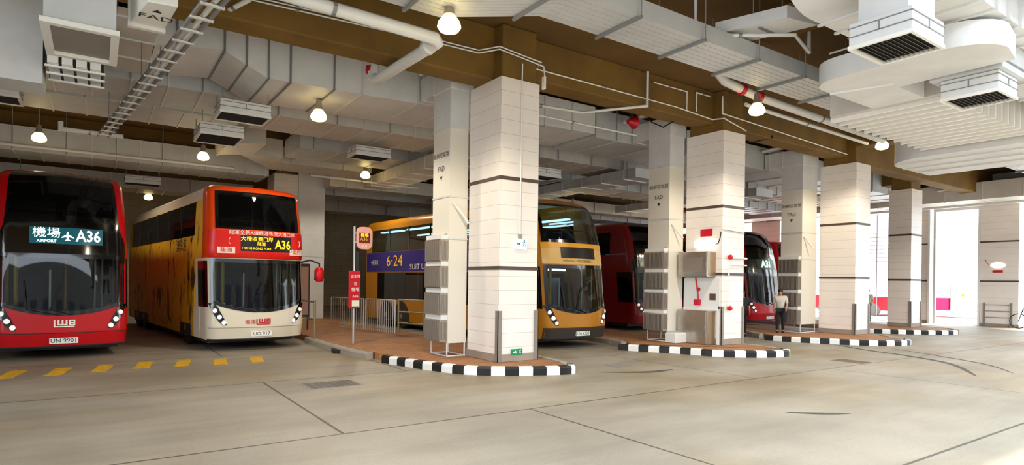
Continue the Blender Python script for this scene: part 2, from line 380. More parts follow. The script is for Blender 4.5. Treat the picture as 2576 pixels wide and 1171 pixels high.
def make_bus(name, label, loc, rz, c):
    o = thing(name, label, 'bus', loc, rz, 'double-decker buses in the bays'); L = c.get('L', 12.0)
    glassy = c['style'] == 'glass'
    rake = ([(.28,.07),(.6,0),(1.0,.03),(2.4,.2),(3.0,.3),(3.6,.46),(4.0,.68),(4.3,.9)] if glassy or c.get('domed') else
            [(.28,.06),(.6,0),(1.0,.03),(2.38,.18),(2.45,.12),(3.1,.15),(4.1,.34),(4.3,.42)])
    sh = Shape(rake, c.get('bulge', .16), .34, L)
    body, low = c['body'], c.get('lower', c['body'])
    zs = [.28+.05*i for i in range(76)]; zs = [z for z in zs if z < 4.06] + [4.1, 4.15, 4.2, 4.24, 4.27, 4.29, 4.3]
    # windscreen limits
    wb = lambda u: .98 + .26*abs(2*u-1)**2.2
    wt = c.get('wt', 2.36); wS = 1.19
    ub, ut = (2.36 if glassy else c.get('ub', 3.13)), c.get('ut', 4.12)
    uS = (lambda v: interp([(0,1.25),(.16,1.23),(.34,1.07),(1,.98)], v)) if glassy else (lambda v: lerp(c.get('us', 1.07), c.get('us', 1.07)-.02, v))
    def hole(q, z):
        u = (q/wS + 1)/2
        if abs(q) < wS*.93 and wb(u) + .09 < z < wt - .07: return True
        if ub + (.75 if glassy else .07) < z < ut - .07 and abs(q) < uS((z-ub)/(ut-ub)) - .08: return True
        return False
    # front shell
    nS = 44; sf = lambda i, z: -sh.send(z) + 2*sh.send(z)*i/nS
    rows = [[sh.P(sf(i, z), z) for i in range(nS+1)] for z in zs]
    def mi(i, j):
        z = (zs[i]+zs[i+1])/2; q = sf(j+.5, z)
        if hole(q, z): return None
        if glassy and z > 2.36 and z < 4.27 and abs(q) < uS((z-ub)/(ut-ub)) - .03: return 2
        if glassy and 2.2 < z < 2.62 and abs(q) < 1.22: return 2
        return 1 if z < c.get('split', 0) else 0
    MB().grid(rows, mi).build('front_shell', [body, low, M_blackg], o, True, smooth=True, angle=40)
    # side and rear shell, with real window openings
    ys = [1.5 + .25*i for i in range(int((L-1.5)/.25)+1)]
    wl0, wl1, wu0, wu1 = 1.13, 2.13, 3.03, 3.88
    def side_mi(sgn):
        def f(i, j):
            z = (zs[i]+zs[i+1])/2; y = 1.25 if j == 0 else (ys[j-1]+ys[j])/2
            if j > 0 and wu0 < z < wu1 and 1.75 < y < L-.6: return None
            if j > 0 and c.get('low_glass', True) and wl0 < z < wl1 and 2.3 < y < L-1.2: return None
            return 2 if z > 3.93 and c.get('roof') else (1 if z < c.get('split', 0) and y < 1.6 else 0)
        return f
    for sgn in (-1, 1):
        rows = []
        for z in zs:
            e = sh.P(sgn*sh.send(z), z); w = sh.w(z)
            rows.append([(e.x, e.y, z)] + [(sgn*w, max(y, e.y+.02) if y < 2 else y - (sh.inset(z) if y > L-.1 else 0), z) for y in ys])
        MB().grid(rows, side_mi(sgn)).build('side_panel', [c.get('side', body), low, c.get('roof', c.get('side', body))], o, True, smooth=True, angle=40)
    rear = MB(); rear.grid([[( -sh.w(z), L - sh.inset(z), z), (sh.w(z), L - sh.inset(z), z)] for z in zs]); rear.build('rear_panel', body, o, True, smooth=True)
    zt = zs[-1]; ring = [sh.P(sf(i, zt), zt) for i in range(nS+1)]
    MB().face(ring + [(sh.w(zt), L-sh.inset(zt), zt), (-sh.w(zt), L-sh.inset(zt), zt)]).build('roof', c.get('top', c.get('roof', body)), o, True)
    zb = zs[0]; ring = [sh.P(sf(i, zb), zb+.02) for i in range(nS+1)]
    MB().face(ring + [(sh.w(zb), L, zb+.02), (-sh.w(zb), L, zb+.02)]).build('chassis', M_dark, o, True)
    MB().box(-1.1, 1.1, .8, L-.4, .16, .3).build('underframe', M_dark, o, True)
    # glazing
    ns, nz = 30, 14
    f = patch(sh, lambda v: (-wS, wS), wb, wt, ns, nz, .01, frit(ns, nz, 1, 0))
    f.build('windscreen', [G_wind, M_blackg], o, True, smooth=True)
    f = patch(sh, lambda v: (-uS(v), uS(v)), ub, ut, ns, nz, .012, (lambda i, j: 1 if (i < 2 + (6 if glassy else 0) or i > nz-1 or j < 2 or j > ns-1) else 0))
    f.build('upper_windscreen', [G_upper, M_blackg], o, True, smooth=True)
    for sgn in (-1, 1):
        f = MB(); x = lambda z: sgn*(sh.w(z)+.006)
        # cab window wraps the corner behind the pillar
        n = 6; rows = [[sh.O(sgn*lerp(sh.send(z)-.42, sh.send(z)+.35, i/n), z, .008) for i in range(n+1)] for z in [lerp(1.12, 2.3, j/6) for j in range(7)]]
        MB().grid(rows).build('cab_window', G_side if not c.get('cabdark') else M_blackg, o, True, smooth=True)
        for (z0, z1, y0, y1, on) in ((wu0-.03, wu1+.03, 1.72, L-.55, True), (wl0-.03, wl1+.03, 2.27, L-1.15, c.get('low_glass', True))):
            if not on: continue
            MB().grid([[(x(z), y0, z), (x(z), y1, z)] for z in (z0, (z0+z1)/2, z1)]).build('side_window', c.get('sideglass', G_side), o, True)
            k = int((y1-y0)/1.5)
            for q in range(1, k):
                y = lerp(y0, y1, q/k); MB().box(min(x(z0), x(z0)-sgn*.02), max(x(z0), x(z0)-sgn*.02), y-.045, y+.045, z0, z1).build('window_pillar', M_blackg, o, True)
        for y in (2.55, L-3.3, L-2.0):
            wh = MB().lathe([(.0,0),(.2,.0),(.3,.02),(.44,.0),(.48,.05),(.48,.25),(.44,.3),(0,.3)], (sgn*1.235, y, .48), 'x', 24) if sgn < 0 else \
                 MB().lathe([(.0,-.3),(.44,-.3),(.48,-.25),(.48,-.05),(.44,.0),(.3,-.02),(.2,0),(0,0)], (sgn*1.235, y, .48), 'x', 24)
            w_ = wh.build('wheel', M_black, o, True, smooth=True)
            MB().lathe([(.0,.0),(.1,.0),(.12,.015),(.22,.02),(.0,.021)], (sgn*1.24-(.021 if sgn<0 else 0), y, .48), 'x', 16).build('hub', M_hub, w_, True, smooth=True)
            MB().prism([(y+.6*math.cos(a), .45+.6*math.sin(a)) for a in [PI*k/14 for k in range(15)]] + [(y-.6,.3),(y+.6,.3)], sgn*1.225, sgn*1.257, 'x').build('wheel_arch', M_dark, o, True)
    # decks and fittings seen through the glass
    MB().box(-1.12, 1.12, .55, L-.2, .33, .42).build('lower_deck', M_floorb, o, True)
    MB().box(-1.13, 1.13, .62, L-.2, 2.3, 2.46).build('upper_deck', M_floorb, o, True)
    MB().box(-1.1, 1.1, 4.2, 4.28, .42, 2.3).build('bulkhead', M_int, o, True)
    d = MB(); d.prism([(.34,.55),(.3,1.0),(.48,1.1),(.95,1.02),(.95,.55)], -1.0, 1.0, 'x'); d.build('dashboard', M_int, o, True)
    st = MB(); st.tube([(-.55+.22*math.cos(a), 1.02-.1*math.sin(a), 1.22+.2*math.sin(a)) for a in [2*PI*k/20 for k in range(21)]], .018, 6); st.tube([(-.55,1.02,1.22),(-.55,.85,1.02)], .03, 6)
    st.build('steering_wheel', M_black, o, True, smooth=True)
    s = MB().box(-.8, -.3, 1.45, 1.6, .9, 1.85); s.box(-.8, -.3, 1.1, 1.6, .8, .92); s.build('driver_seat', M_seat, o, True, bevel=.04)
    MB().box(-.25, -.21, .8, 1.9, .42, 2.0).build('cab_partition', M_pole2, o, True)
    for x, y, m in ((-1.0,.6,M_pole), (-.84,.5,M_pole), (.62,.75,M_pole2), (.78,.9,M_pole2), (.98,.7,M_pole2), (.1,1.6,c.get('midpole', M_pole))):
        MB().tube([(x,y,.42),(x,y,2.3)], .042 if m is M_pole and x < -.5 else .022, 8).build('grab_pole', m, o, True, smooth=True)
    hr = MB().tube([(-1.02, 1.0, 3.42), (1.02, 1.0, 3.42)], .022, 8); hr.tube([(.02,1.0,2.46),(.02,1.0,3.42)], .02, 8); hr.build('front_rail', M_pole2, o, True, smooth=True)
    sb = None
    for y in (1.9, 2.75):
        for x in (-.82, -.38, .38, .82):
            if sb is None:
                s = MB().box(-.2, .2, -.05, .05, .0, .72); s.box(-.2, .2, -.42, .05, -.12, .02); sb = s.build('seat', M_seat, o, True, bevel=.03); sb.location = (x, y, 2.72)
            else: dup_part(sb, o, (x, y, 2.72))
    for y in ([1.5, 4.6, 6.9, 9.2] if c.get('lights') else []):
        for x in (-.95, .75): MB().box(x-.08, x+.08, y, y+1.9, 3.8, 3.85).build('strip_light', M_strip, o, True)
    if c.get('lights'):
        MB().box(-.5, .1, .9, 1.0, 2.2, 2.26).build('strip_light', M_strip, o, True)
    # headlights, plate, wipers, mirrors
    for sgn in (-1, 1):
        pts = [(.99,1.16),(1.18,1.22),(1.1,.95),(.9,.66),(.8,.64),(.9,.9)]
        rows = [[sh.O(sgn*q, z, .015) for q in (a, (a+b)/2, b)] for a, b, z in ((.82,.9,.66),(.86,1.02,.78),(.94,1.12,.95),(1.02,1.2,1.12),(1.1,1.26,1.22))]
        h = MB().grid(rows).build('headlight', M_blackg, o, True, smooth=True)
        for k, (q, z) in enumerate(((.885,.73),(.985,.87),(1.085,1.03))):
            p = sh.O(sgn*q, z, .016); n = sh.N(sgn*q, z); mb = MB()
            t = n.cross(Vector((0,0,1))).normalized(); b_ = t.cross(n)
            r = .05
            mb.face([p + n*.012 + (t*math.cos(a) + b_*math.sin(a))*r for a in [2*PI*j/14 for j in range(14)]])
            mb.grid([[p + n*hh + (t*math.cos(a) + b_*math.sin(a))*rr for a in [2*PI*j/14 for j in range(14)]] for hh, rr in ((0,r*1.15),(.012,r))], closed=True)
            mb.build('lamp', M_hlon if (k == 1 and c.get('lit')) else M_hl, h, True)
    fr = sh.on_front(.03)
    pl = MB(); q0 = sh.P(0, .42)
    pl.box(-.26, .26, q0.y-.035, q0.y+.05, .36, .485); pl = pl.build('number_plate', M_plate, o, True)
    lettering(c['plate'], .13, M_ink, pl, lambda x, y: (x, q0.y-.037, .422+y))
    MB().grid([[sh.O(q, z, .012) for q in [lerp(-1.3, 1.3, i/20) for i in range(21)]] for z in (.28, .31)]).build('front_lip', M_dark, o, True, smooth=True)
    for sgn in (-1, 1):
        MB().tube([sh.O(sgn*.12, 1.0, .03), sh.O(sgn*.2-.45, 1.12, .04), sh.O(sgn*.35-.35, 1.75, .05)], .012, 6).build('wiper', M_black, o, True)
    for sgn, mm in ((-1, c.get('mirror_l')), (1, c.get('mirror'))):
        if mm is None: continue
        a = sh.O(sgn*1.25, 2.33, .0); e = Vector((sgn*c.get('mx', 1.52), a.y-.28, 2.3))
        arm = MB().tube([a, (a+e)/2 + Vector((0,0,.08)), e, e - Vector((0,0,.12))], .022, 8).build('mirror_arm', M_black, o, True, smooth=True)
        hd = MB(); z0 = e.z-.1
        hd.lathe([(.0,-.42),(.09,-.4),(.125,-.3),(.125,-.1),(.09,-.02),(0,0)], (e.x, e.y, z0), 'z', 14); mh = hd.build('mirror_head', mm, arm, True, smooth=True)
        MB().box(e.x-.09, e.x+.09, e.y+.1, e.y+.13, z0-.36, z0-.08).build('mirror_glass', mat('mirror glass', '#cfd6d8', .05, 1.), mh, True)
    # body lines: bumper seam
    sm = MB(); sm.grid([[sh.O(q, z, .004) for q in [lerp(-1.3, 1.3, i/30) for i in range(31)]] for z in (.585, .6)]); sm.build('bumper_seam', c.get('seam', M_dark), o, True)
    return o, sh

def logo_bars(o, sh, m, cz, s=1.0, cx=0.0):
    """The operator's L-W-B mark: a tall L whose foot underlines a W and a B."""
    mb = MB()
    def bar(x0, x1, z0, z1): mb.grid([[sh.O(cx+x*s, cz+z*s, .014) for x in (x0, (x0+x1)/2, x1)] for z in (z0, z1)])
    bar(-.22,-.185,-.09,.1); bar(-.22,.22,-.09,-.06)
    for x in (-.14,-.055,.03): bar(x, x+.04, -.02, .1)
    bar(-.14,.07,-.04,-.01)
    bar(.1,.14,-.04,.1); bar(.14,.22,.07,.1); bar(.14,.22,.015,.04); bar(.14,.22,-.04,-.012); bar(.2,.235,.03,.1); bar(.2,.235,-.04,.025)
    return mb.build('operator_mark', m, o, True)

P_red = mat('bus red paint', '#c80815', .3, coat=.12, spec=.35)
P_orange = mat('bus orange paint', '#ea4a0c', .3, coat=.12, spec=.35)
P_cream = mat('bus champagne paint', '#e9dfc8', .3, coat=.15)
P_gold = mat('bus gold paint', '#bd7d12', .3, .1, coat=.15)
P_goldl = mat('bus pale gold paint', '#e2b768', .3, coat=.15)
P_dred = mat('bus deep red paint', '#860a12', .28, coat=.2)
P_ad = mat('yellow side advert', '#c99a18', .4)
def ad_nodes():
    nt = P_ad.node_tree; b = nt.nodes['Principled BSDF']
    tc = nt.nodes.new('ShaderNodeTexCoord'); mp = nt.nodes.new('ShaderNodeMapping'); mp.inputs['Scale'].default_value = (1, 1.1, .55)
    n = nt.nodes.new('ShaderNodeTexNoise'); n.inputs['Scale'].default_value = 1.9; n.inputs['Detail'].default_value = 3; n.inputs['Distortion'].default_value = .8
    r = nt.nodes.new('ShaderNodeValToRGB'); e = r.color_ramp.elements
    e[0].position = .0; e[0].color = rgb('#3a2a10'); e[1].position = .36; e[1].color = rgb('#4b3212')
    for p, cc in ((.40,'#e0b21c'), (.6,'#ecc022'), (.66,'#cf8f2a'), (.72,'#8a662f')):
        q = e.new(p); q.color = rgb(cc)
    nt.links.new(tc.outputs['Object'], mp.inputs[0]); nt.links.new(mp.outputs[0], n.inputs['Vector']); nt.links.new(n.outputs['Fac'], r.inputs[0]); nt.links.new(r.outputs[0], b.inputs['Base Color'])
ad_nodes()
P_pur = mat('purple side advert', '#2c1c86', .35)
M_wtxt = mat('white print', '#fff7ea', .5)
M_rtxt = mat('red print', '#c81426', .5)
M_gtxt = mat('gold print', '#f0b427', .5, emit='#f0b427', es=.2)

def side_text(o, sh, s, size, m, y, z, name='lettering', x=-1.25, sx=1.0):
    return lettering(s, size, m, o, lambda a, b: (x-.016, y - a, z + b), name, sx)

# 1: red bus cut by the left edge
b1, sh = make_bus('airport_bus', 'red double-decker at the far left with a black glass front, route A36 lit white', (-.56, 16.75, 0), R(5),
    dict(style='glass', body=P_red, plate='UN 9901', split=0, top=P_cream))
ds = patch(sh, lambda v: (-.62, .72), 2.58, 2.95, 10, 2, .02).build('destination_display', M_dispb, b1, True, smooth=True)
F = sh.on_front(.034)
lettering('機場', .25, M_led, ds, F(-.32, 2.81)); lettering('AIRPORT', .085, M_led, ds, F(-.32, 2.635), bold=.002)
lettering('A36', .36, M_led, ds, F(.44, 2.76), sx=.78, bold=.006)
pm = MB(); f = F(.0, 2.76)
pl = [(0,.12),(.022,.09),(.025,.04),(.13,-.03),(.13,-.055),(.025,-.025),(.02,-.085),(.06,-.115),(.06,-.13),(0,-.118)]
pl += [(-x, y) for x, y in reversed(pl[1:-1])]
pm.face([f(x*.85+.055, y*.85) for x, y in pl]); pm.build('plane_symbol', M_led, ds, True)
logo_bars(b1, sh, M_wtxt, .8, .85)
# 2: orange and cream bus
b2, sh = make_bus('airport_bus', 'orange and cream double-decker with amber A36 display and yellow advert along its side', (3.6, 16.75, 0), R(6),
    dict(style='panel', body=P_orange, lower=P_cream, split=2.38, side=P_ad, plate='UO 917', mirror=P_red, mx=1.62, low_glass=False, cabdark=True,
         seam=mat('cream seam', '#a99f8c', .5), roof=P_cream, midpole=mat('red grab pole', '#b3202a', .4)))
pn = patch(sh, lambda v: (-1.25, 1.25), 2.4, 3.1, 20, 6, .016).build('front_panel', mat('bus red orange paint', '#de1b10', .3, coat=.1, spec=.35), b2, True, smooth=True)
ds = patch(sh, lambda v: (-.5, .83), 2.57, 2.98, 10, 2, .024).build('destination_display', M_disp, b2, True, smooth=True)
F = sh.on_front(.036)
lettering('大欖收費口岸', .135, M_amber, ds, F(-.1, 2.88)); lettering('HONG KONG PORT', .08, M_amber, ds, F(-.11, 2.64)); lettering('隧道', .11, M_amber, ds, F(.0, 2.76))
lettering('A36', .33, M_amber, ds, F(.57, 2.76), sx=.8, bold=.006)
lettering('龍運全新A線經港珠澳大橋口岸', .125, M_wtxt, pn, sh.on_front(.024)(.08, 3.04))
for q, s_ in ((-.83, '珠海'), (.98, '澳門')):
    pp = patch(sh, lambda v, q=q: (q-.2, q+.2), 2.5, 2.66, 4, 2, .024).build('route_chip', mat('chip cream', '#ffe6dc', .5), b2, True, smooth=True)
    lettering(s_, .14, M_rtxt, pp, F(q, 2.58))
for q, a0 in ((-.68, 130), (1.0, -50)):
    F2 = sh.on_front(.026); MB().tube([F2(q, 2.82)(.09*math.cos(R(a)), .11*math.sin(R(a))) for a in range(a0, a0+101, 20)], .008, 5).build('swirl_mark', M_wtxt, pn, True)
logo_bars(b2, sh, M_rtxt, .73, .8, .04)
F3 = sh.on_front(.016); lettering('龍運', .13, M_rtxt, b2, F3(-.28, .73))
for y, t in ((2.7, '港'), (3.1, '珠'), (3.5, '澳')): side_text(b2, sh, t, .4, M_ink, y, 2.75)
MB().box(-1.262, -1.25, 1.55, 2.35, 1.1, 2.35).build('cab_door', P_ad, b2, True)
MB().box(-1.258, -1.248, 1.0, 1.62, .3, 1.1).build('side_skirt', P_cream, b2, True)
MB().box(-1.262, -1.25, 2.0, 11.0, .6, 2.95).build('side_advert', P_ad, b2, True)
# 3: gold bus behind the nearest column
b3, sh = make_bus('city_bus', 'gold double-decker between the two nearest columns with headlights lit and a blank dark display', (11.42, 13.0, 0), R(3),
    dict(style='panel', domed=True, body=P_gold, plate='UA 6309', lit=True, lights=True, top=P_cream, ub=3.0, ut=4.14, us=1.16, sideglass=G_upper, split=0))
pn = patch(sh, lambda v: (-1.2, 1.2), 2.38, 2.98, 20, 6, .014).build('front_panel', P_goldl, b3, True, smooth=True)
pn2 = patch(sh, lambda v: (-1.2, 1.2), 2.82, 2.98, 20, 2, .018).build('front_panel', mat('bus yellow paint', '#e5a50c', .3, coat=.15), b3, True, smooth=True)
ds = patch(sh, lambda v: (-.62, .7), 2.55, 2.86, 10, 2, .026).build('destination_display', M_disp, b3, True, smooth=True)
lettering('沙田市中心 · 屯門公路轉車站', .085, mat('olive print', '#6f6a3a', .6), pn, sh.on_front(.024)(-.05, 2.47))
patch(sh, lambda v: (-1.28, 1.28), .3, .58, 20, 3, .006).build('bumper', mat('dark grey bumper', '#3a332b', .5), b3, True, smooth=True)
MB().box(-1.264, -1.25, 4.0, 11.9, 2.2, 2.98).build('side_advert', P_pur, b3, True)
side_text(b3, sh, '6·24', .62, M_gtxt, 9.3, 2.6, x=-1.265, sx=1.3); side_text(b3, sh, 'SUIT UP', .3, M_wtxt, 7.35, 2.36, x=-1.265, sx=1.3)
side_text(b3, sh, '全新登場', .24, M_wtxt, 11.1, 2.55, x=-1.265, sx=.7)
# 4: red bus further in
b4, sh = make_bus('city_bus', 'deep red double-decker half hidden behind the second column, orange display just showing', (18.4, 16.3, 0), 0,
    dict(style='glass', body=P_dred, plate='PV 3812', top=P_cream))
ds = patch(sh, lambda v: (-.7, .7), 2.58, 2.95, 10, 2, .02).build('destination_display', M_disp, b4, True, smooth=True)
lettering('52X', .36, mat('orange led text', '#ff7a1a', .5, emit='#ff6a10', es=3), ds, sh.on_front(.034)(-.35, 2.76))
# 5: red bus with domed black glass
b5, sh = make_bus('city_bus', 'red double-decker with domed black glass front and green lit display', (24.62, 15.6, 0), 0,
    dict(style='glass', body=P_red, plate='TK 1156', lit=True, top=P_cream))
ds = patch(sh, lambda v: (-.6, .75), 2.55, 3.0, 10, 2, .02).build('destination_display', mat('green display panel', '#0c3d22', .3), b5, True, smooth=True)
lettering('A31', .42, mat('green white led', '#eafff0', .5, emit='#c8ffd8', es=4), ds, sh.on_front(.034)(.0, 2.77), bold=.008)
# 6: red bus beyond it
b6, sh = make_bus('city_bus', 'farthest red double-decker, beside the walking person and the third riser', (32.2, 18.8, 0), R(-2),
    dict(style='panel', body=P_red, plate='SL 4470', mirror=P_red))

# ------------------------------------------------------------------ columns
KZ = .17
def column(label, x, y, wx, wy, zt, guards=True, ztop=ZS-.006):
    o = thing('tiled_column', label, 'column', (x, y, 0), kind='thing', group='tiled columns')
    MB().box(x, x+wx, y, y+wy, KZ, zt).build('cladding', M_tile, o)
    MB().box(x+.05, x+wx-.05, y+.05, y+wy-.05, zt, ztop).build('concrete_head', M_brown, o, bevel=.03)
    for z in (2.12, 4.03): MB().box(x-.012, x+wx+.012, y-.012, y+wy+.012, z, z+.075).build('band', M_band, o)
    MB().box(x-.015, x+wx+.015, y-.015, y+wy+.015, KZ, KZ+.16).build('skirting', M_skirt, o)
    if guards:
        for cx in (x, x+wx):
            s = 1 if cx == x else -1
            g = MB(); g.box(min(cx-.03*s, cx+.07*s), max(cx-.03*s, cx+.07*s), y-.03, y-.016, KZ, 1.25); g.box(min(cx-.03*s, cx-.016*s), max(cx-.03*s, cx-.016*s), y-.03, y+.08, KZ, 1.25)
            g.build('corner_guard', M_guard, o)
    return o
CX = (6.985, 14.437, 21.842)
column('nearest tiled column, with lit exit sign and green low exit plate', CX[0], 10.65, 1.0, 1.27, 6.2)
column('second tiled column, with steel cabinets and a red plate on its side', CX[1], 10.65, 1.0, 1.27, 6.2)
column('third tiled column, behind the long striped kerb and the walking person', CX[2], 10.65, 1.0, 1.27, 6.2)
column('farthest tiled column, beside the bright gateway', 28.225, 11.5, 1.0, .88, 6.0)
column('rear tiled column standing behind the orange and cream bus', 6.0, 26.0, .95, 1.2, 6.2, False)
column('rear tiled column glimpsed behind the gold bus', 14.2, 26.9, .95, 1.2, 6.2, False)
column('rear tiled column behind the deep red bus', 21.8, 26.9, .95, 1.2, 6.2, False)

# ------------------------------------------------------------------ exhaust risers with four louvred boxes
def riser(label, x, y, w=.47, dpt=.8, ztop=6.2, louvres=True, elbow=1.48, words=True):
    o = thing('ventilation_riser', label, 'duct riser', (x, y, KZ), group='ventilation risers beside the columns')
    zb = .47 if louvres else KZ
    MB().box(x, x+w, y, y+dpt, zb, ztop).build('casing', M_cream if words else M_foil, o)
    if louvres: MB().box(x-.006, x+w+.006, y-.006, y+dpt+.006, 5.33, ztop).build('upper_casing', M_foil, o)
    for z in (2.8, 3.75, 5.3):
        MB().box(x-.015, x+w+.015, y-.015, y+dpt+.015, z, z+.035).build('joint_flange', M_rib, o)
    if louvres:
        for k in range(4):
            z = .5 + .6*k
            b = MB(); b.box(x-.2, x, y+.02, y+dpt-.02, z, z+.5, 0); l = b.build('louvre_box', M_steel, o)
            g = MB()
            for j in range(15):
                yy = y + .06 + j*(dpt-.12)/14; g.box(x-.215, x-.2, yy-.008, yy+.008, z+.03, z+.47)
            for j in range(5):
                xx = x-.17+.035*j; g.box(xx-.006, xx+.006, y+.005, y+.02, z+.04, z+.46)
            g.build('louvre_blades', mat('louvre blades', '#a0968c', .5, .3), l)
            bk = MB().box(x-.203, x-.2, y+.05, y+dpt-.05, z+.03, z+.47).build('louvre_back', mat('louvre back', '#544c45', .7), l)
            MB().box(x-.17, x, y+.02, y+dpt-.02, z+.5, z+.6).build('shelf_strip', M_white, o)
        fr = MB(); e = .025
        for yy in (y+.02, y+dpt-.02):
            for xx in (x-.02, x+w-.04): fr.box(xx, xx+e, yy-e/2, yy+e/2, KZ, zb)
            fr.box(x-.02, x+w, yy-e/2, yy+e/2, KZ, KZ+e)
        for xx in (x-.02, x+w-.04): fr.box(xx, xx+e, y, y+dpt, KZ, KZ+e)
        fr.build('stand_frame', M_white, o)
        br = MB().tube([(x+.1, y-.02, 3.62), (x+.35, y-.22, 3.2)], .03, 8).build('brace', M_white, o, smooth=True)
    if elbow:
        MB().box(x-.03, x+w+.03, y-.03, y+elbow, ztop, ztop+.55).build('elbow_duct', M_foil, o)
        for yy in (y+.75, y+elbow-.2): MB().box(x-.05, x+w+.05, yy, yy+.04, ztop-.02, ztop+.57).build('joint_flange', M_rib, o)
    if words:
        L = lambda cy, cz: (lambda a, b: (x-.006 - o.location.x, cy - a - o.location.y, cz + b - o.location.z))
        lettering('新鮮空氣管', .13, M_ink, o, L(y+.4, 4.73), sx=1.15)
        lettering('FAD', .17, M_ink, o, L(y+.4, 4.42)); lettering('▼', .13, M_ink, o, L(y+.4, 4.2))
        lettering('A-05', .08, M_ink, o, L(y+.16, 2.9))
    return o
riser('cream fresh air riser with four louvred boxes, left of the nearest column', 6.5, 11.97)
riser('cream fresh air riser with louvred boxes, left of the second column above a white tank', 13.75, 11.97, w=.62)
riser('cream fresh air riser with louvred boxes, left of the third column by the walking person', 20.75, 11.97, w=.95)
riser('tall grey riser joined to the rear column behind the orange bus', 6.97, 26.0, 1.1, .9, 6.9, False, 0, False)

# ------------------------------------------------------------------ islands and kerbs
def smooth_line(pts, n=8):
    P = [Vector((*p, 0)) for p in pts]; out = []
    for i in range(len(P)-1):
        p0, p1, p2, p3 = P[max(0,i-1)], P[i], P[i+1], P[min(len(P)-1,i+2)]
        for k in range(n):
            t = k/n; out.append(.5*((2*p1)+(-p0+p2)*t+(2*p0-5*p1+4*p2-p3)*t*t+(-p0+3*p1-3*p2+p3)*t**3))
    out.append(P[-1]); return out
def walk(line, step):
    out = [line[0].copy()]; acc = 0
    for a, b in zip(line, line[1:]):
        d = (b-a).length; pos = 0
        while acc + d - pos >= step:
            pos += step - acc; acc = 0; out.append(a.lerp(b, pos/d))
        acc += d - pos
    return out
def kerb_strip(pts, w, mats, pick, name, o, sub=3):
    mb = MB(); n = len(pts)
    for i in range(n-1):
        a, b = pts[i], pts[i+1]
        def nor(k):
            t = (pts[min(n-1,k+1)] - pts[max(0,k-1)]).normalized(); return Vector((-t.y, t.x, 0))
        na, nb = nor(i), nor(i+1)
        prof = [(0,0),(.0,.13),(.025,KZ),(w,KZ),(w,0)]
        r0 = [a + na*q + Vector((0,0,h)) for q, h in prof]; r1 = [b + nb*q + Vector((0,0,h)) for q, h in prof]
        mb.grid([r0, r1], pick(i)); mb.face(r0, pick(i)); mb.face(r1, pick(i))
    return mb.build(name, mats, o)
def inset(pts, d):
    out = []; n = len(pts)
    for i in range(n):
        t = Vector((pts[(i+1)%n][0]-pts[i-1][0], pts[(i+1)%n][1]-pts[i-1][1])).normalized(); out.append((pts[i][0]-t.y*d, pts[i][1]+t.x*d))
    return out
def island(label, nose, rest, klabel, tail):
    """nose: kerb foot from the left end round to the right; rest: remaining outline; both counter-clockwise seen from above."""
    o = thing('bus_platform', label, 'platform', (*nose[0], 0), kind='thing', group='raised platforms')
    ln = smooth_line(nose, 10)
    full = [(p.x, p.y) for p in ln[4:-2]] + rest
    MB().prism(inset(full, .2), 0, KZ-.006, 'z').build('paving', M_paver, o)
    st = walk(ln, .0933); 
    kb = thing('painted_kerb', klabel, 'kerb', (*nose[0], 0), kind='thing', group='black and white kerbs')
    kerb_strip(st, .16, [M_kb, M_kw], lambda i: (i//3) % 2, 'stones', kb)
    lo = [Vector((*p, 0)) for p in [nose[-1]] + rest[:2]]; lo = walk(smooth_line([(p.x,p.y) for p in lo], 12), .3)
    kerb_strip(lo[1:], .16, M_kerb, lambda i: 0, 'side_kerb', o)
    lo = [Vector((*p, 0)) for p in rest[-3:] + [nose[0]]]; lo = walk(smooth_line([(p.x,p.y) for p in lo], 12), .3)
    kerb_strip(lo[:-2], .16, M_kerb, lambda i: 0, 'side_kerb', o)
    return o
island('red-brown paved platform around the nearest column, with the bus stop pole and railings',
       [(5.33,12.9),(5.66,11.6),(6.05,10.55),(6.52,10.1),(7.17,9.75),(7.75,9.5),(8.12,9.5),(8.3,9.75)], [(8.45,10.6),(8.6,13),(8.6,38),(5.05,38),(5.05,18),(5.05,16),(5.12,14.2)],
       'black and white kerb curving round the nearest column', None)
island('paved platform around the second column',
       [(12.0,12.2),(12.35,11.6),(12.84,10.75),(13.2,9.9),(13.8,9.35),(14.5,9.02),(15.1,9.0),(15.4,9.3)], [(15.5,10.4),(15.7,13),(15.9,38),(13.4,38),(13.2,20),(13.0,14.5),(12.7,12.9)],
       'black and white kerb in front of the second column', None)
island('paved platform around the third column where a person walks',
       [(18.6,12.0),(18.85,11.2),(19.2,10.5),(19.75,9.6),(20.5,9.0),(21.3,8.75),(21.9,8.9),(22.1,9.3)], [(22.9,10.4),(23.1,13),(23.2,38),(20.6,38),(20.4,20),(20.0,14.5),(19.3,12.9)],
       'black and white kerb in front of the third column', None)
island('paved platform around the farthest column',
       [(25.3,12.2),(25.65,11.45),(26.2,10.85),(26.8,10.35),(27.57,9.9),(28.2,9.75)], [(29.3,10.4),(29.6,13),(29.6,26),(27.0,26),(26.8,20),(26.2,14.5),(25.6,12.9)],
       'black and white kerb by the farthest column', None)
tag(MB().prism([(4.95,15.05),(5.25,14.75),(5.33,15.1),(5.0,15.4)], .0, .1, 'z').build('rubber_wedge', M_black), 'small dark rubber wedge against the platform kerb below the bus stop pole', 'kerb wedge')

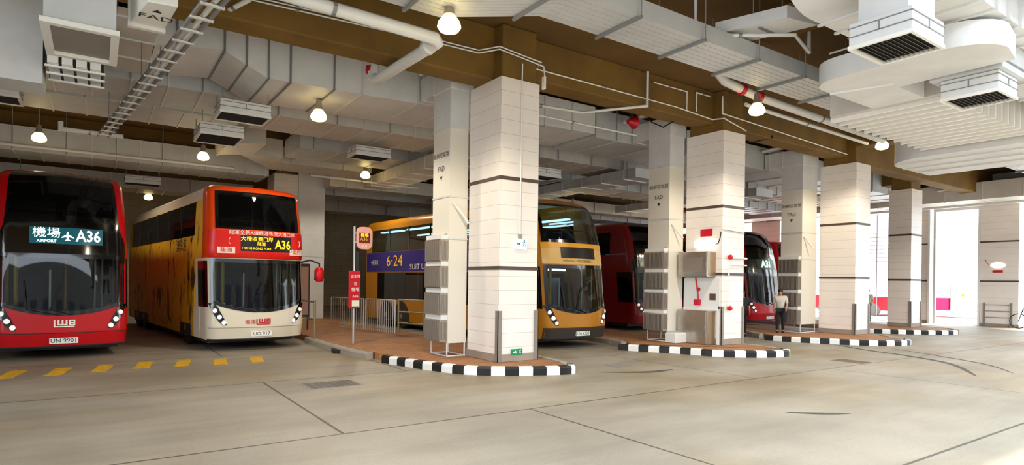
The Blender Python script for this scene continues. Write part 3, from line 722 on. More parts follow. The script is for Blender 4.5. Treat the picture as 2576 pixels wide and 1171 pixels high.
# ------------------------------------------------------------------ road marks, covers
yw = ['nearest the left photo edge', 'second from the left', 'third from the left', 'fourth from the left', 'fifth from the left, worn with brown', 'sixth from the left, faint', 'last on the right, faint and broken']
for i, (x, y) in enumerate([(-1.28,14.7),(-.57,14.72),(.14,14.84),(.86,14.98),(1.59,14.92),(2.32,14.8),(3.08,14.82)]):
    random.seed(i); w, h, sk = .27, 1.05, -.16
    pts = [(x-w/2+sk*.5, y-h/2), (x+w/2+sk*.5, y-h/2), (x+w/2-sk*.5, y+h/2), (x-w/2-sk*.5, y+h/2)]
    j = []
    for a, b in zip(pts, pts[1:]+pts[:1]):
        for k in range(5): t = k/5; j.append((lerp(a[0],b[0],t)+random.uniform(-.018,.018), lerp(a[1],b[1],t)+random.uniform(-.02,.02)))
    tag(MB().prism(j, .0, .004, 'z').build('road_dash', M_yellow), 'yellow road dash, ' + yw[i] + ' of the row', 'road marking', 'yellow road dashes')
def cover(label, pts, m):
    o = thing('drain_cover', label, 'manhole cover', (*pts[0], 0), group='metal covers in the floor')
    MB().prism(pts, 0, .006, 'z').build('frame', mat('cover frame', '#8a8175', .6), o)
    c = Vector((sum(p[0] for p in pts)/4, sum(p[1] for p in pts)/4)); q = [tuple(c + (Vector(p)-c)*.9) for p in pts]
    MB().prism(q, .004, .009, 'z').build('plate', m, o)
M_cov = brickmat('cast cover', '#6f685f', '#665f57', '#4a453f', .12, .12, .012, 0, .6, 'xy', (0,0,0), .15, 3)
cover('dark rectangular metal cover set in the floor before the nearest kerb', [(3.0,10.35),(3.95,10.35),(3.95,11.0),(3.0,11.0)], M_cov)
cover('long rusty metal cover in the floor out to the right', [(15.2,7.2),(15.75,7.2),(15.75,8.0),(15.2,8.0)], mat('rusty cover', '#6a5542', .8, noise=.2))
cover('small grey cover in the floor right of the nearest kerb', [(9.5,9.6),(10.0,9.6),(10.0,10.1),(9.5,10.1)], mat('grey cover', '#85827a', .7))
M_tyre = mat('tyre rubber mark', '#4f483f', .8, noise=.3, nscale=7)
def skid(label, pts, w):
    ln = smooth_line(pts, 10); mb = MB(); rows = []
    for i, p in enumerate(ln):
        t = (ln[min(len(ln)-1,i+1)]-ln[max(0,i-1)]).normalized(); n = Vector((-t.y,t.x,0)); k = w*math.sin(PI*(.06+.88*i/(len(ln)-1)))
        rows.append([p+n*k+Vector((0,0,.0025)), p-n*k+Vector((0,0,.0025))])
    tag(mb.grid(rows).build('tyre_mark', M_tyre), label, 'tyre mark', 'tyre marks')
skid('dark tyre mark curving across the floor at the far right', [(19.5,10.2),(18.7,8.9),(18.1,7.4),(17.2,6.1),(15.4,5.0)], .1)
skid('fainter tyre mark running outside the dark curving one', [(19.9,8.7),(18.9,7.0),(17.9,5.6),(16.6,4.7)], .05)
skid('short oily tyre streak in the middle of the open floor', [(8.4,5.05),(8.75,4.75),(9.15,4.5)], .06)
skid('faint tyre mark sweeping from beside the nearest kerb', [(8.7,9.4),(9.6,8.9),(10.4,8.9)], .1)

# ------------------------------------------------------------------ things on the nearest column
s = thing('exit_sign', 'lit white exit sign with running figure hung on the nearest column', 'exit sign', (7.5, 10.6, 2.68))
x0, y0 = 7.34, 10.585
MB().box(7.34, 7.66, 10.585, 10.64, 2.57, 2.79).build('sign_box', M_signw, s, bevel=.01)
MB().box(7.46, 7.54, 10.6, 10.65, 2.79, 2.89).build('junction_box', mat('grey box', '#8d8f8e', .5), s)
MB().tube([(7.5,10.63,2.89),(7.5,10.63,6.15),(7.5,10.62,6.55)], .014, 8).build('conduit', M_white, s)
def arrow(x, z, s, y): return [[(x-s, y, z-.012), (x+s*.3, y, z-.012), (x+s*.3, y, z+.012), (x-s, y, z+.012)], [(x, y, z-.045), (x+.05, y, z), (x, y, z+.045)]]
def runner(mb, x, z, k, y):
    mb.face([(x+k*.3+k*.2*math.cos(a), y, z+k*1.3+k*.2*math.sin(a)) for a in [2*PI*i/10 for i in range(10)]])
    for poly in ([(-.2,.1),(.1,0),(.35,.9),(.05,1.05)], [(.1,.8),(.7,.5),(.75,.62),(.2,.98)], [(.1,1.0),(-.45,.85),(-.5,.5),(-.38,.5),(-.3,.75),(.1,.85)], [(-.1,.1),(.5,-.2),(.45,-.8),(.6,-.8),(.68,-.1),(.12,.2)], [(-.2,.1),(-.35,-.4),(-.85,-.6),(-.8,-.72),(-.22,-.5),(0,.05)]):
        mb.face([(x+k*a, y, z+k*b) for a, b in poly])
a = MB(); [a.face(q) for q in arrow(7.43, 2.68, .05, y0-.004)]; runner(a, 7.57, 2.67, .07, y0-.004); a.build('pictogram', M_teal, s)
s = thing('floor_exit_plate', 'green exit plate low on the nearest column', 'exit sign', (7.45, 10.63, .37))
MB().box(7.31, 7.6, 10.625, 10.65, .3, .43).build('plate', M_green, s)
a = MB(); [a.face(q) for q in arrow(7.4, .365, .05, 10.622)]; runner(a, 7.53, .36, .045, 10.622); a.build('pictogram', M_white, s)
tag(MB().box(8.0, 8.05, 10.5, 10.6, 6.08, 6.36).build('wall_mount_box', M_white, bevel=.01), 'small white junction box at the top right edge of the nearest column', 'electrical box')
tag(MB().box(7.985, 8.03, 10.75, 10.9, 2.75, 2.9).build('wall_mount_box', mat('grey box', '#8d8f8e', .5)), 'small grey box low on the right edge of the nearest column', 'electrical box')

# ------------------------------------------------------------------ things on the second column (its -x face at 14.437)
FXc = 14.437
tag(MB().box(FXc-.02, FXc, 10.98, 11.38, 3.24, 3.45).build('fire_plate', M_red), 'red plate sign high on the second column above the lamp', 'sign')
l = thing('emergency_lamp', 'bright white oblong lamp on the second column below the red plate', 'lamp', (FXc-.06, 11.2, 3.0))
MB().box(FXc-.12, FXc, 10.86, 11.54, 2.91, 3.12).build('diffuser', M_tubel, l, bevel=.04)
MB().tube([(FXc-.02,10.86,3.0),(FXc-.05,10.75,3.02),(FXc-.02,10.7,3.2),(FXc-.02,10.68,3.35)], .012, 6).build('cable', M_black, l, smooth=True)
def cabinet(label, y0, y1, z0, z1, dp, glass_front, x=FXc):
    o = thing('hose_cabinet', label, 'cabinet', (x, (y0+y1)/2, z0))
    MB().box(x-dp, x, y0, y1, z0, z1).build('body', M_steel, o, bevel=.01)
    dr = MB().box(x-dp-.015, x-dp, y0+.03, y1-.03, z0+.03, z1-.03).build('door', M_steel, o, bevel=.005)
    MB().box(x-dp-.03, x-dp-.015, y0+.07, y0+.1, (z0+z1)/2-.07, (z0+z1)/2+.07).build('handle', M_ribd, dr)
    if glass_front: MB().box(x-dp-.02, x-dp-.015, y0+.18, y1-.2, z0+.14, z1-.16).build('window', mat('cabinet window', '#8c7f78', .1), dr)
    MB().box(x-dp+.03, x-.03, y0-.008, y0, z0+.03, z1-.03).build('side_plate', mat('stainless warm', '#a78f72', .3, .6), o)
    return o
cabinet('square stainless steel hose cabinet mounted on the second column', 10.85, 11.9, 2.07, 2.79, .36, True)
cabinet('tall stainless cabinet standing at the foot of the second column', 10.85, 11.9, KZ, 1.12, .36, False)
fp = thing('fire_alarm_panel', 'white wall panel with red fire fittings between the two steel cabinets', 'fire panel', (FXc-.02, 11.4, 1.15))
MB().box(FXc-.03, FXc, 10.7, 11.95, 1.14, 2.05).build('board', M_white, fp)
fr = MB(); fr.box(FXc-.06, FXc-.03, 10.66, 11.95, 1.12, 1.17); fr.box(FXc-.06, FXc-.02, 10.68, 10.76, KZ, 1.12); fr.build('frame', M_white, fp)
MB().tube([(FXc-.06,11.5,2.05),(FXc-.06,11.42,1.62),(FXc-.06,11.4,1.42)], .02, 8).build('red_pipe', M_red, fp, smooth=True)
MB().box(FXc-.12, FXc-.03, 11.32, 11.52, 1.26, 1.42).build('valve_box', M_red, fp, bevel=.01)
MB().lathe([(0,-.03),(.05,-.03),(.05,.03),(0,.03)], (FXc-.07,11.38,1.72), 'y', 10).build('valve_wheel', M_red, fp)
MB().box(FXc-.045, FXc-.03, 10.82, 11.02, 1.42, 1.6).build('notice', mat('brown notice', '#5a4434', .6), fp)
pp = thing('fire_pipe', 'white pipe with red joints running down the second column and round its edge', 'pipe', (14.7, 10.62, 1.2))
MB().tube([(15.5,10.6,2.42),(14.72,10.6,2.42),(14.68,10.6,2.38),(14.68,10.6,1.25)], .022, 8).build('pipe_run', M_white, pp, smooth=True)
MB().tube([(15.5,10.6,2.62),(14.9,10.6,2.62),(14.7,10.6,2.64)], .03, 8).build('pipe_run', M_white, pp, smooth=True)
for z, x in ((1.2,14.72),(2.64,14.72)): MB().lathe([(0,-.06),(.06,-.05),(.075,0),(.06,.05),(0,.06)], (x,10.58,z), 'x', 10).build('joint', M_red, pp, smooth=True)
MB().tube([(15.44,10.62,3.35),(14.5,10.62,3.4),(14.43,10.66,3.4)], .012, 6).build('cable_run', M_ribd, pp)
t = thing('water_tank', 'low white tank on the platform below the second riser', 'tank', (13.95, 12.1, KZ))
MB().box(13.6, 14.2, 11.55, 11.93, KZ, KZ+.28).build('body', M_white, t, bevel=.02); MB().box(13.62, 14.18, 11.57, 11.91, KZ+.28, KZ+.3).build('lid', M_rib, t)

# ------------------------------------------------------------------ bus stop, railings, people
s = thing('bus_stop_pole', 'bus stop pole with a rounded pink and yellow head and a red timetable panel', 'bus stop', (5.65, 15.63, KZ))
X, Y = 5.65, 15.63
MB().tube([(X,Y,KZ),(X,Y,3.28)], .028, 10).build('pole', M_pole2, s, smooth=True)
hd = [(.22*c_, .3*s_) for c_, s_ in [(math.copysign(abs(math.cos(a))**.55, math.cos(a)), math.copysign(abs(math.sin(a))**.55, math.sin(a))) for a in [2*PI*i/28 for i in range(28)]]]
# the head hangs to the right of the pole
h = MB().prism([(X+.27+a, 2.98+b) for a, b in hd], Y-.03, Y+.03, 'y').build('stop_head', mat('stop head pink', '#e8a99c', .4), s)
MB().prism([(X+.12,2.85),(X+.42,2.85),(X+.42,3.12),(X+.12,3.12)], Y-.036, Y-.03, 'y').build('route_plate', mat('route plate plum', '#6a1a2a', .5), h)
lx = lambda cx, cz, yy: (lambda a, b: (cx + a - X, yy - Y, cz + b - KZ))
lettering('機場', .11, M_amber, h, lx(X+.27, 3.05, Y-.039)); lettering('A36', .12, mat('stop yellow', '#f2d22c', .5), h, lx(X+.25, 2.95, Y-.039)); lettering('BUS', .09, M_wtxt, h, lx(X+.27, 2.76, Y-.034))
MB().box(X-.02, X+.06, Y-.02, Y+.02, 3.08, 3.12).build('clamp', M_pole2, s); MB().box(X-.02, X+.06, Y-.02, Y+.02, 2.84, 2.88).build('clamp', M_pole2, s)
pn = MB().box(X-.16, X+.16, Y-.07, Y-.03, 1.1, 2.1).build('timetable_panel', M_red, s, bevel=.02)
for t, z, sz in (('巴士站', 1.95, .09), ('往', 1.75, .09), ('機場', 1.6, .11), ('A36', 1.42, .1)): lettering(t, sz, M_wtxt, pn, lx(X+.02, z, Y-.074))
MB().box(X-.07, X+.13, Y-.075, Y-.07, 1.16, 1.32).build('notice', mat('notice paper', '#e6efd8', .6), pn)
MB().box(X+.05, X+.14, Y+.03, Y+.05, 2.1, 2.62).build('back_plate', M_dark, s)
# picket barrier and rails on the platform
def barrier(label, p, q, n, h=1.05):
    o = thing('picket_barrier', label, 'barrier', (*p, KZ), group='platform barriers')
    P, Q = Vector((*p, 0)), Vector((*q, 0)); d = Q-P
    for z in (.12, h): MB().tube([P+Vector((0,0,KZ+z)), Q+Vector((0,0,KZ+z))], .02, 6).build('rail', M_pole2, o)
    for i in range(n+1):
        c = P + d*i/n; r = .03 if i in (0, n) else .012
        MB().tube([c+Vector((0,0,KZ)), c+Vector((0,0,KZ+h))], r, 6).build('post' if i in (0, n) else 'picket', M_pole2, o)
    return o
barrier('grey picket barrier on the platform, panel nearest the riser', (7.52,19.6), (7.85,17.95), 14)
barrier('grey picket barrier panel farther back behind the bus stop pole', (7.0,21.6), (7.48,19.7), 14)
def rail(label, pts, zs, hh, m=M_pole2):
    o = thing('tube_railing', label, 'railing', (*pts[0], KZ), group='tube railings')
    for a, b in zip(pts, pts[1:]):
        for z in zs: MB().tube([(*a, KZ+z), (*b, KZ+z)], .024, 8).build('rail', m, o)
    for a in pts: MB().tube([(*a, KZ), (*a, KZ+hh)], .032, 8).build('post', m, o)
rail('tube railing with olive post beside the lowest louvred box', [(7.9,17.8),(8.25,16.7),(8.3,15.2)], (.35,.7,1.08), 1.1, mat('olive rail', '#8a8360', .4, .3))
rail('tube railing to the right of the orange and cream bus', [(5.1,17.2),(5.15,19.2),(5.2,21.0)], (.55,1.05), 1.1, mat('olive rail', '#8a8360', .4, .3))
rail('pair of white bollard rails before the deep red bus', [(16.4,14.6),(16.55,14.2)], (1.2,), 1.3, mat('pink rail', '#b87d80', .4))
bd = thing('notice_stand', 'dark notice stand behind the railing right of the orange bus', 'notice stand', (5.6, 20.5, KZ))
MB().box(5.3, 5.9, 20.5, 20.56, KZ+.4, KZ+2.2).build('board', M_dark, bd); MB().box(5.35, 5.85, 20.48, 20.5, KZ+.5, KZ+2.1).build('poster', mat('poster pink', '#b08a80', .6), bd)
for x in (5.35, 5.85): MB().box(x-.02, x+.02, 20.5, 20.56, KZ, KZ+.4).build('leg', M_dark, bd)

def person(label, loc, rz, shirt, trousers, hair, hgt=1.66, skin='#b98a6c', stride=.12, hold=None):
    o = thing('person', label, 'person', loc, rz, kind='thing'); k = hgt/1.7
    m_s = mat('skin '+skin, skin, .6)
    J = {'pel':(0,0,.92),'waist':(0,.0,1.08),'chest':(0,.0,1.32),'neck':(0,.01,1.47),'head':(0,-.02,1.56),'crown':(0,-.01,1.67),
         'hl':(-.09,0,.88),'kl':(-.1,-stride*.7,.49),'al':(-.1,-stride*.6,.09),'tl':(-.1,-stride*.6-.15,.035),
         'hr':(.09,0,.88),'kr':(.1,stride*.3,.48),'ar':(.1,stride*1.1,.09),'tr':(.1,stride*1.1-.15,.035),
         'sl':(-.19,0,1.40),'el':(-.24,.06,1.12),'wl':(-.22,-.06,.89),'pl':(-.215,-.085,.82),
         'sr':(.19,0,1.40),'er':(.24,.03,1.12),'wr':(.21,-.14,.93),'pr':(.2,-.18,.87)}
    E_ = [('pel','waist'),('waist','chest'),('chest','neck'),('neck','head'),('head','crown'),('pel','hl'),('hl','kl'),('kl','al'),('al','tl'),('pel','hr'),('hr','kr'),('kr','ar'),('ar','tr'),
          ('chest','sl'),('sl','el'),('el','wl'),('wl','pl'),('chest','sr'),('sr','er'),('er','wr'),('wr','pr')]
    rad = dict(pel=(.15,.1),waist=(.135,.095),chest=(.17,.11),neck=(.055,.055),head=(.075,.092),crown=(.06,.072),hl=(.085,.085),kl=(.055,.055),al=(.04,.042),tl=(.04,.028),sl=(.06,.055),el=(.042,.042),wl=(.028,.026),pl=(.036,.018))
    for a in ('hr','kr','ar','tr','sr','er','wr','pr'): rad[a] = rad[a[0]+'l']
    for sd, s_ in (('l',-1),('r',1)):
        b = Vector(J['p'+sd])
        for f in range(5):
            if f == 4: p1, p2 = b+Vector((-s_*.0,-.035,.02)), b+Vector((-s_*.01,-.055,-.02))
            else: p1, p2 = b+Vector((s_*.004*f,.022-.016*f,-.045)), b+Vector((-s_*.01,.018-.016*f,-.075-.008*(1.5-abs(f-1.5))))
            J['f%s%da'%(sd,f)] = tuple(p1); J['f%s%db'%(sd,f)] = tuple(p2); rad['f%s%da'%(sd,f)] = (.009,.009); rad['f%s%db'%(sd,f)] = (.008,.008)
            E_ += [('p'+sd,'f%s%da'%(sd,f)),('f%s%da'%(sd,f),'f%s%db'%(sd,f))]
    TORSO = ('pel','waist','chest','hl','hr','sl','sr')
    def skinned(name, names, m, grow, sub=1):
        ks = [n for n in J if n in names]; ix = {n: i for i, n in enumerate(ks)}
        me = bpy.data.meshes.new(name); me.from_pydata([tuple(Vector(J[n])*k) for n in ks], [(ix[a], ix[b]) for a, b in E_ if a in ix and b in ix], [])
        me.materials.append(m); ob = bpy.data.objects.new(name, me); COL.objects.link(ob); ob.parent = o
        sk = ob.modifiers.new('skin', 'SKIN'); sk.use_smooth_shade = True
        for n in ks:
            r = rad[n]; d = me.skin_vertices[0].data[ix[n]]; d.radius = ((r[0]+grow-(.035 if name == 'body' and n in TORSO else 0))*k, (r[1]+grow-(.035 if name == 'body' and n in TORSO else 0))*k); d.use_root = (n == ks[0])
        sb_ = ob.modifiers.new('sub', 'SUBSURF'); sb_.levels = sb_.render_levels = sub
        return ob
    skinned('body', set(J), m_s, 0, 1)
    skinned('shirt', {'waist','chest','pel','sl','sr','el','er'}, shirt, .018)
    skinned('trousers', {'pel','hl','hr','kl','kr','al','ar'}, trousers, .016)
    h = MB(); c = Vector((0, .005, 1.62))*k; rows = []
    for i in range(7):
        ph = PI/2*i/6*1.15; rows.append([c + Vector((.088*math.cos(q)*math.sin(ph), .1*math.sin(q)*math.sin(ph) + .012, .105*math.cos(ph)))*k for q in [2*PI*j/16 for j in range(16)]])
    h.grid(rows, closed=True).build('hair', hair, o, True, smooth=True)
    f = MB(); hz = 1.575*k
    for s_ in (-1, 1): f.lathe([(0,-.006),(.011,0),(0,.006)], (s_*.032*k, -.108*k, hz+.012), 'y', 8)
    f.build('eyes', M_ink, o, True)
    f = MB(); f.prism([(-.108*k, hz+.01),(-.135*k, hz-.022),(-.105*k, hz-.028)], -.012, .012, 'x'); f.build('nose', m_s, o, True)
    MB().box(-.022, .022, -.109*k, -.1*k, hz-.052, hz-.045).build('mouth', mat('lips', '#8a4a40', .6), o, True)
    for s_, sx in (('l',-1),('r',1)):
        a = Vector(J['a'+s_])*k; t = Vector(J['t'+s_])*k
        MB().tube([a+Vector((0,.05,-.05)), a+Vector((0,-.02,-.045)), t+Vector((0,.03,.005)), t+Vector((0,-.04,.0))], [.04,.05,.046,.03], 8).build('shoe', M_black, o, True, smooth=True)
    return o
person('person in a pale shirt and dark trousers walking on the third platform', (20.09,12.36,KZ), R(-60), mat('pale shirt', '#d9d2c6', .8), mat('dark trousers', '#15161c', .8), mat('black hair', '#0c0a09', .6), 1.55)
person('person in dark clothes half hidden behind the second column', (19.25,13.3,0), R(-40), mat('dark shirt', '#22222a', .8), mat('dark trousers', '#15161c', .8), mat('black hair', '#0c0a09', .6), 1.66)
person('person in pale clothes in the bright gap between the far columns', (34.2,16.0,0), R(-70), mat('pale shirt', '#d9d2c6', .8), mat('light trousers', '#8a8f9a', .8), mat('black hair', '#0c0a09', .6), 1.7)

# ------------------------------------------------------------------ outdoors past the gateways
v = thing('service_truck', 'white truck with a magenta-red body panel parked outside the gateway', 'truck', (43.5, 15.2, 0))
MB().box(42.5, 44.5, 15.25, 19.4, .45, 1.2).build('cargo_side', mat('magenta red panel', '#d0105a', .4), v, bevel=.03)
MB().box(42.55, 44.45, 15.2, 19.4, 1.2, 2.9).build('cargo_box', M_white, v, bevel=.03)
MB().prism([(12.9,.45),(15.15,.45),(15.15,2.5),(13.7,2.5),(13.2,1.6),(12.9,1.5)], 42.5, 44.5, 'x').build('cab', M_white, v, bevel=.03)
MB().box(42.49, 42.5, 13.7, 14.6, 1.6, 2.2).build('cab_window', mat('pale window', '#c7cfd2', .3), v)
for y in (13.4, 18.2): MB().lathe([(0,0),(.36,0),(.38,.05),(.38,.22),(0,.22)], (42.47,y,.38), 'x', 18).build('wheel', mat('glare grey tyre', '#6f6c68', .8), v, smooth=True)  # outdoor glare put into the tyre colour, as in the pale windows
MB().lathe([(0,0),(.09,0),(.09,.04),(0,.05)], (42.44, 14.5, 1.4), 'x', 12).build('amber_lamp', mat('amber lamp', '#f09a20', .4), v)
wb_ = thing('minibus', 'red and white minibus outside, between the third and farthest columns', 'minibus', (41.0, 19.5, 0))
MB().prism([(17.6,.35),(22.6,.35),(22.6,1.2),(17.6,1.2)], 40.2, 42.2, 'x').build('lower_body', M_red, wb_, bevel=.05)
MB().prism([(17.6,1.2),(22.6,1.2),(22.6,2.6),(18.1,2.6)], 40.2, 42.2, 'x').build('upper_body', M_white, wb_, bevel=.05)
for i in range(3): MB().box(40.18, 40.2, 18.2+1.4*i, 19.3+1.4*i, 1.35, 2.2).build('side_window', mat('pale window', '#c7cfd2', .3), wb_)
for y in (18.5, 21.6): MB().lathe([(0,0),(.38,0),(.4,.05),(.4,.22),(0,.22)], (40.15,y,.4), 'x', 16).build('wheel', mat('glare grey tyre', '#6f6c68', .8), wb_, smooth=True)
k_ = thing('unseen_building', 'unseen grey building added across the street to darken windscreen reflections', 'building', (10, -24, 0))  # added out of view; darkens the sky reflected in the bus windscreens
MB().box(-45, 60, -34, -24, 0, 13).build('walls', mat('unseen facade', '#6f6c68', .8, noise=.2), k_)
for i in range(12): MB().box(-40+8*i, -36+8*i, -24, -23.95, 3, 10).build('window', mat('unseen window', '#2c3136', .2), k_)
# lattice shutter in the tall opening between the far columns
g = thing('lattice_gate', 'pale lattice gate in the bright gap between the third and farthest columns', 'gate', (FX0+.2, 15.6, 0))
for i in range(5): MB().box(FX0+.18, FX0+.22, 14.5+.6*i-.02, 14.5+.6*i+.02, .05, 5.9).build('upright', mat('pale bar', '#b9aeb6', .5), g)
for z in [2.6+.22*i for i in range(12)]: MB().box(FX0+.185, FX0+.215, 14.4, 16.95, z-.012, z+.012).build('slat', mat('pale bar', '#b9aeb6', .5), g)
h_ = thing('outdoor_building', 'pale building across the road outside the gateway', 'building', (58, 20, 0))
MB().box(58, 64, 5, 45, 0, 11).build('walls', mat('pale facade', '#efeae2', .8), h_)
for i in range(6): MB().box(57.94, 58, 8+6*i, 11+6*i, 3.2, 5.6).build('window', mat('pale window', '#c7cfd2', .3), h_)
MB().box(57.5, 58, 5, 45, 6.2, 6.5).build('canopy_ledge', mat('grey ledge', '#a8a6a2', .7), h_)
MB().box(57.9, 58, 5, 45, 1.6, 2.2).build('planter_band', mat('grey band', '#9b9b97', .7), h_)
# bicycle at the right edge
b = thing('bicycle', 'black bicycle at the right edge of the photo by the far pier', 'bicycle', (35.2, 9.3, 0), R(90))
for x in (-.52, .52):
    w = MB(); w.tube([(x+.33*math.cos(a), 0, .35+.33*math.sin(a)) for a in [2*PI*i/28 for i in range(29)]], .022, 6); w = w.build('wheel', M_black, b, True, smooth=True)
    sp = MB(); [sp.tube([(x,0,.35),(x+.32*math.cos(a),0,.35+.32*math.sin(a))], .004, 4) for a in [2*PI*i/12 for i in range(12)]]; sp.build('spokes', M_pole2, w, True)
fr = MB()
for p, q in (((-.52,0,.35),(-.12,0,.85)),((-.52,0,.35),(-.05,0,.33)),((-.05,0,.33),(-.15,0,.95)),((-.05,0,.33),(.38,0,.82)),((-.12,0,.82),(.36,0,.88)),((.52,0,.35),(.34,0,.98))): fr.tube([p,q], .018, 6)
fr.build('frame', M_black, b, True)
MB().tube([(.34,-.25,1.02),(.36,0,.98),(.34,.25,1.02)], .014, 6).build('handlebar', M_pole2, b, True)
MB().box(-.27,-.05,-.06,.06,.95,1.0).build('saddle', M_black, b, True, bevel=.02)

# ------------------------------------------------------------------ ceiling services
def rods(o, pts, z0, z1=ZS):
    for x, y in pts: MB().tube([(x,y,z0),(x,y,z1)], .012, 5).build('hanger_rod', M_ribd, o)
def duct(label, x0, x1, y0, y1, z0, z1, step=1.2, m=M_foil, group='ceiling ducts', axis='x', z0b=None, rodz=True, first=None, rm=None, rw=.035, ribd=.03):
    """Straight sheet-metal duct with a flange ring every step; z0b lets the underside climb along its length."""
    o = thing('air_duct', label, 'air duct', (x0, y0, z0), group=group); z0b = z0 if z0b is None else z0b
    mb = MB()
    if axis == 'x':
        mb.grid([[(x,y0,za),(x,y1,za),(x,y1,z1),(x,y0,z1)] for x, za in ((x0,z0),(x1,z0b))], closed=True)
        mb.face([(x0,y0,z0),(x0,y1,z0),(x0,y1,z1),(x0,y0,z1)]); mb.face([(x1,y0,z0b),(x1,y1,z0b),(x1,y1,z1),(x1,y0,z1)])
    else: mb.box(x0, x1, y0, y1, z0, z1)
    mb.build('casing', m, o)
    e = ribd; L = (x1-x0) if axis == 'x' else (y1-y0); p = step*.5 if first is None else first; proto = None
    while p < L - .1:
        if axis == 'x':
            za = lerp(z0, z0b, p/L)
            if proto is None or z0 != z0b:
                f = MB(); x = x0+p
                f.box(x, x+rw, y0-e, y1+e, za-e, za); f.box(x, x+rw, y0-e, y0, za, z1); f.box(x, x+rw, y1, y1+e, za, z1)
                f = f.build('flange', rm or M_rib, o)
                if proto is None: proto = f; p0 = p
            else: dup_part(proto, o, (p-p0, 0, 0))
            if rodz and int(p/step) % 2 == 0: rods(o, [(x0+p, y0-.05)], za)
        else:
            if proto is None:
                f = MB(); y = y0+p; f.box(x0-e, x1+e, y, y+rw, z0-e, z0); f.box(x0-e, x0, y, y+rw, z0, z1); f.box(x1, x1+e, y, y+rw, z0, z1); proto = f.build('flange', rm or M_rib, o); p0 = p
            else: dup_part(proto, o, (0, p-p0, 0))
        p += step
    if axis == 'y': rods(o, [(x0-.05, y0+.4), (x1+.05, y1-.4)], z0)
    elif not rodz: rods(o, [(x0+.3, y0+.2), (x1-.3, y0+.2)], z1)
    return o
def plan_duct(label, pts, z0, z1, seams=(), m=M_foil, name='duct_elbow', group='duct bends', rt=ZS):
    o = thing(name, label, 'duct bend', (*pts[0], z0), group=group)
    MB().prism(pts, z0, z1, 'z').build('casing', m, o, smooth=True, angle=50)
    for (a, b) in seams:
        d = (Vector(b)-Vector(a)).normalized(); n = Vector((-d.y, d.x))*.018
        q = [Vector(a)-d*.03+n, Vector(b)+d*.03+n, Vector(b)+d*.03-n, Vector(a)-d*.03-n]
        MB().prism([tuple(v) for v in q], z0-.03, z1, 'z').build('flange', M_rib, o)
    c = Vector((sum(p[0] for p in pts)/len(pts), sum(p[1] for p in pts)/len(pts))); rods(o, [(c.x-.3, c.y-.1), (c.x+.3, c.y-.1)], z1, rt)
    return o
def arc(cx, cy, r, a0, a1, n=10): return [(cx+r*math.cos(R(lerp(a0,a1,i/n))), cy+r*math.sin(R(lerp(a0,a1,i/n)))) for i in range(n+1)]
def diffuser(label, x0, x1, y0, y1, z0, h=.3, neck=None, rt=6.05):
    o = thing('air_diffuser', label, 'air diffuser', ((x0+x1)/2, (y0+y1)/2, z0), group='box air diffusers')
    t = .03; b = MB(); b.box(x0, x1, y0, y1, z0+.05, z0+h); b.build('box', M_foil, o, bevel=.008)
    f = MB(); f.box(x0-.01, x1+.01, y0-.01, y0+t, z0, z0+.05); f.box(x0-.01, x1+.01, y1-t, y1+.01, z0, z0+.05); f.box(x0-.01, x0+t, y0+t, y1-t, z0, z0+.05); f.box(x1-t, x1+.01, y0+t, y1-t, z0, z0+.05)
    f.build('rim', M_white, o)
    s = MB(); s.box(x0-.012, x1+.012, y0-.012, y1+.012, z0+h*.45, z0+h*.45+.012); s.box(x0-.012, x1+.012, y0-.012, y1+.012, z0+h*.8, z0+h*.8+.012)
    s.box((x0+x1)/2-.008, (x0+x1)/2+.008, y0-.012, y0, z0+h*.45, z0+h*.8); s.box(x0-.012, x0, (y0+y1)/2-.008, (y0+y1)/2+.008, z0+h*.45, z0+h*.8); s.build('seam', M_ribd, o)
    g = MB(); n = 12
    for i in range(n): yy = lerp(y0+t+.03, y1-t-.03, i/(n-1)); g.prism([(yy-.02,z0+.015),(yy-.016,z0+.012),(yy+.02,z0+.042),(yy+.016,z0+.046)], x0+t, x1-t, 'x')
    g.build('blades', M_gl, o); MB().box(x0+t, x1-t, y0+t, y1-t, z0+.045, z0+.05).build('back', M_dark, o)
    if neck: MB().box(x0+.08, x1-.08, y0+.08, y1-.08, z0+h, neck).build('hanging_neck', M_foil, o)
    else: rods(o, [(x0+.05,y0+.05),(x1-.05,y0+.05),(x0+.05,y1-.05),(x1-.05,y1-.05)], z0+h, rt)
    return o
# ducts behind the first beam, running along the building
o = thing('air_duct', 'big white duct behind the first beam, stepping down then rising to the nearest column', 'air duct', (1, 13.5, 6.1), group='ceiling ducts')
FB = [(.9,6.36),(2.1,6.5),(2.95,6.1),(12.2,6.3)]
MB().prism(FB + [(12.2,7.1),(.9,7.1)], 13.5, 15.6, 'y').build('casing', M_foil, o)
for x in (1.25, 2.1, 2.52, 2.95, 3.4, 4.35, 5.0, 6.4, 7.3, 8.3, 9.3, 10.3, 11.3):
    z = interp(FB, x); m_ = MB(); m_.box(x, x+.035, 13.47, 15.63, z-.03, z+.01); m_.box(x, x+.035, 13.47, 13.5, z, 7.1); m_.build('flange', M_rib if x > 4.5 else M_ribd, o)
duct('grey duct behind the first beam, between the nearest and second columns and beyond', 12.25, 33.3, 13.5, 15.5, 6.2, 7.05, 1.6, M_metal)
duct('light ribbed duct under the ceiling above the upper box diffuser', -1.2, 3.3, 15.95, 18.0, 6.25, 6.75, .72, M_metal)
duct('second light ribbed duct, just behind the one above the upper box diffuser', -3.5, 3.3, 18.2, 20.1, 6.25, 6.7, .72, M_metal)
duct('ribbed duct above the orange bus running towards the rear column', 3.6, 33.3, 17.0, 18.9, 6.25, 6.8, .8, M_warm)
duct('wide ribbed duct crossing above the bus stop pole', 5.45, 33.3, 20.2, 22.2, 6.15, 6.75, .85, M_metal)
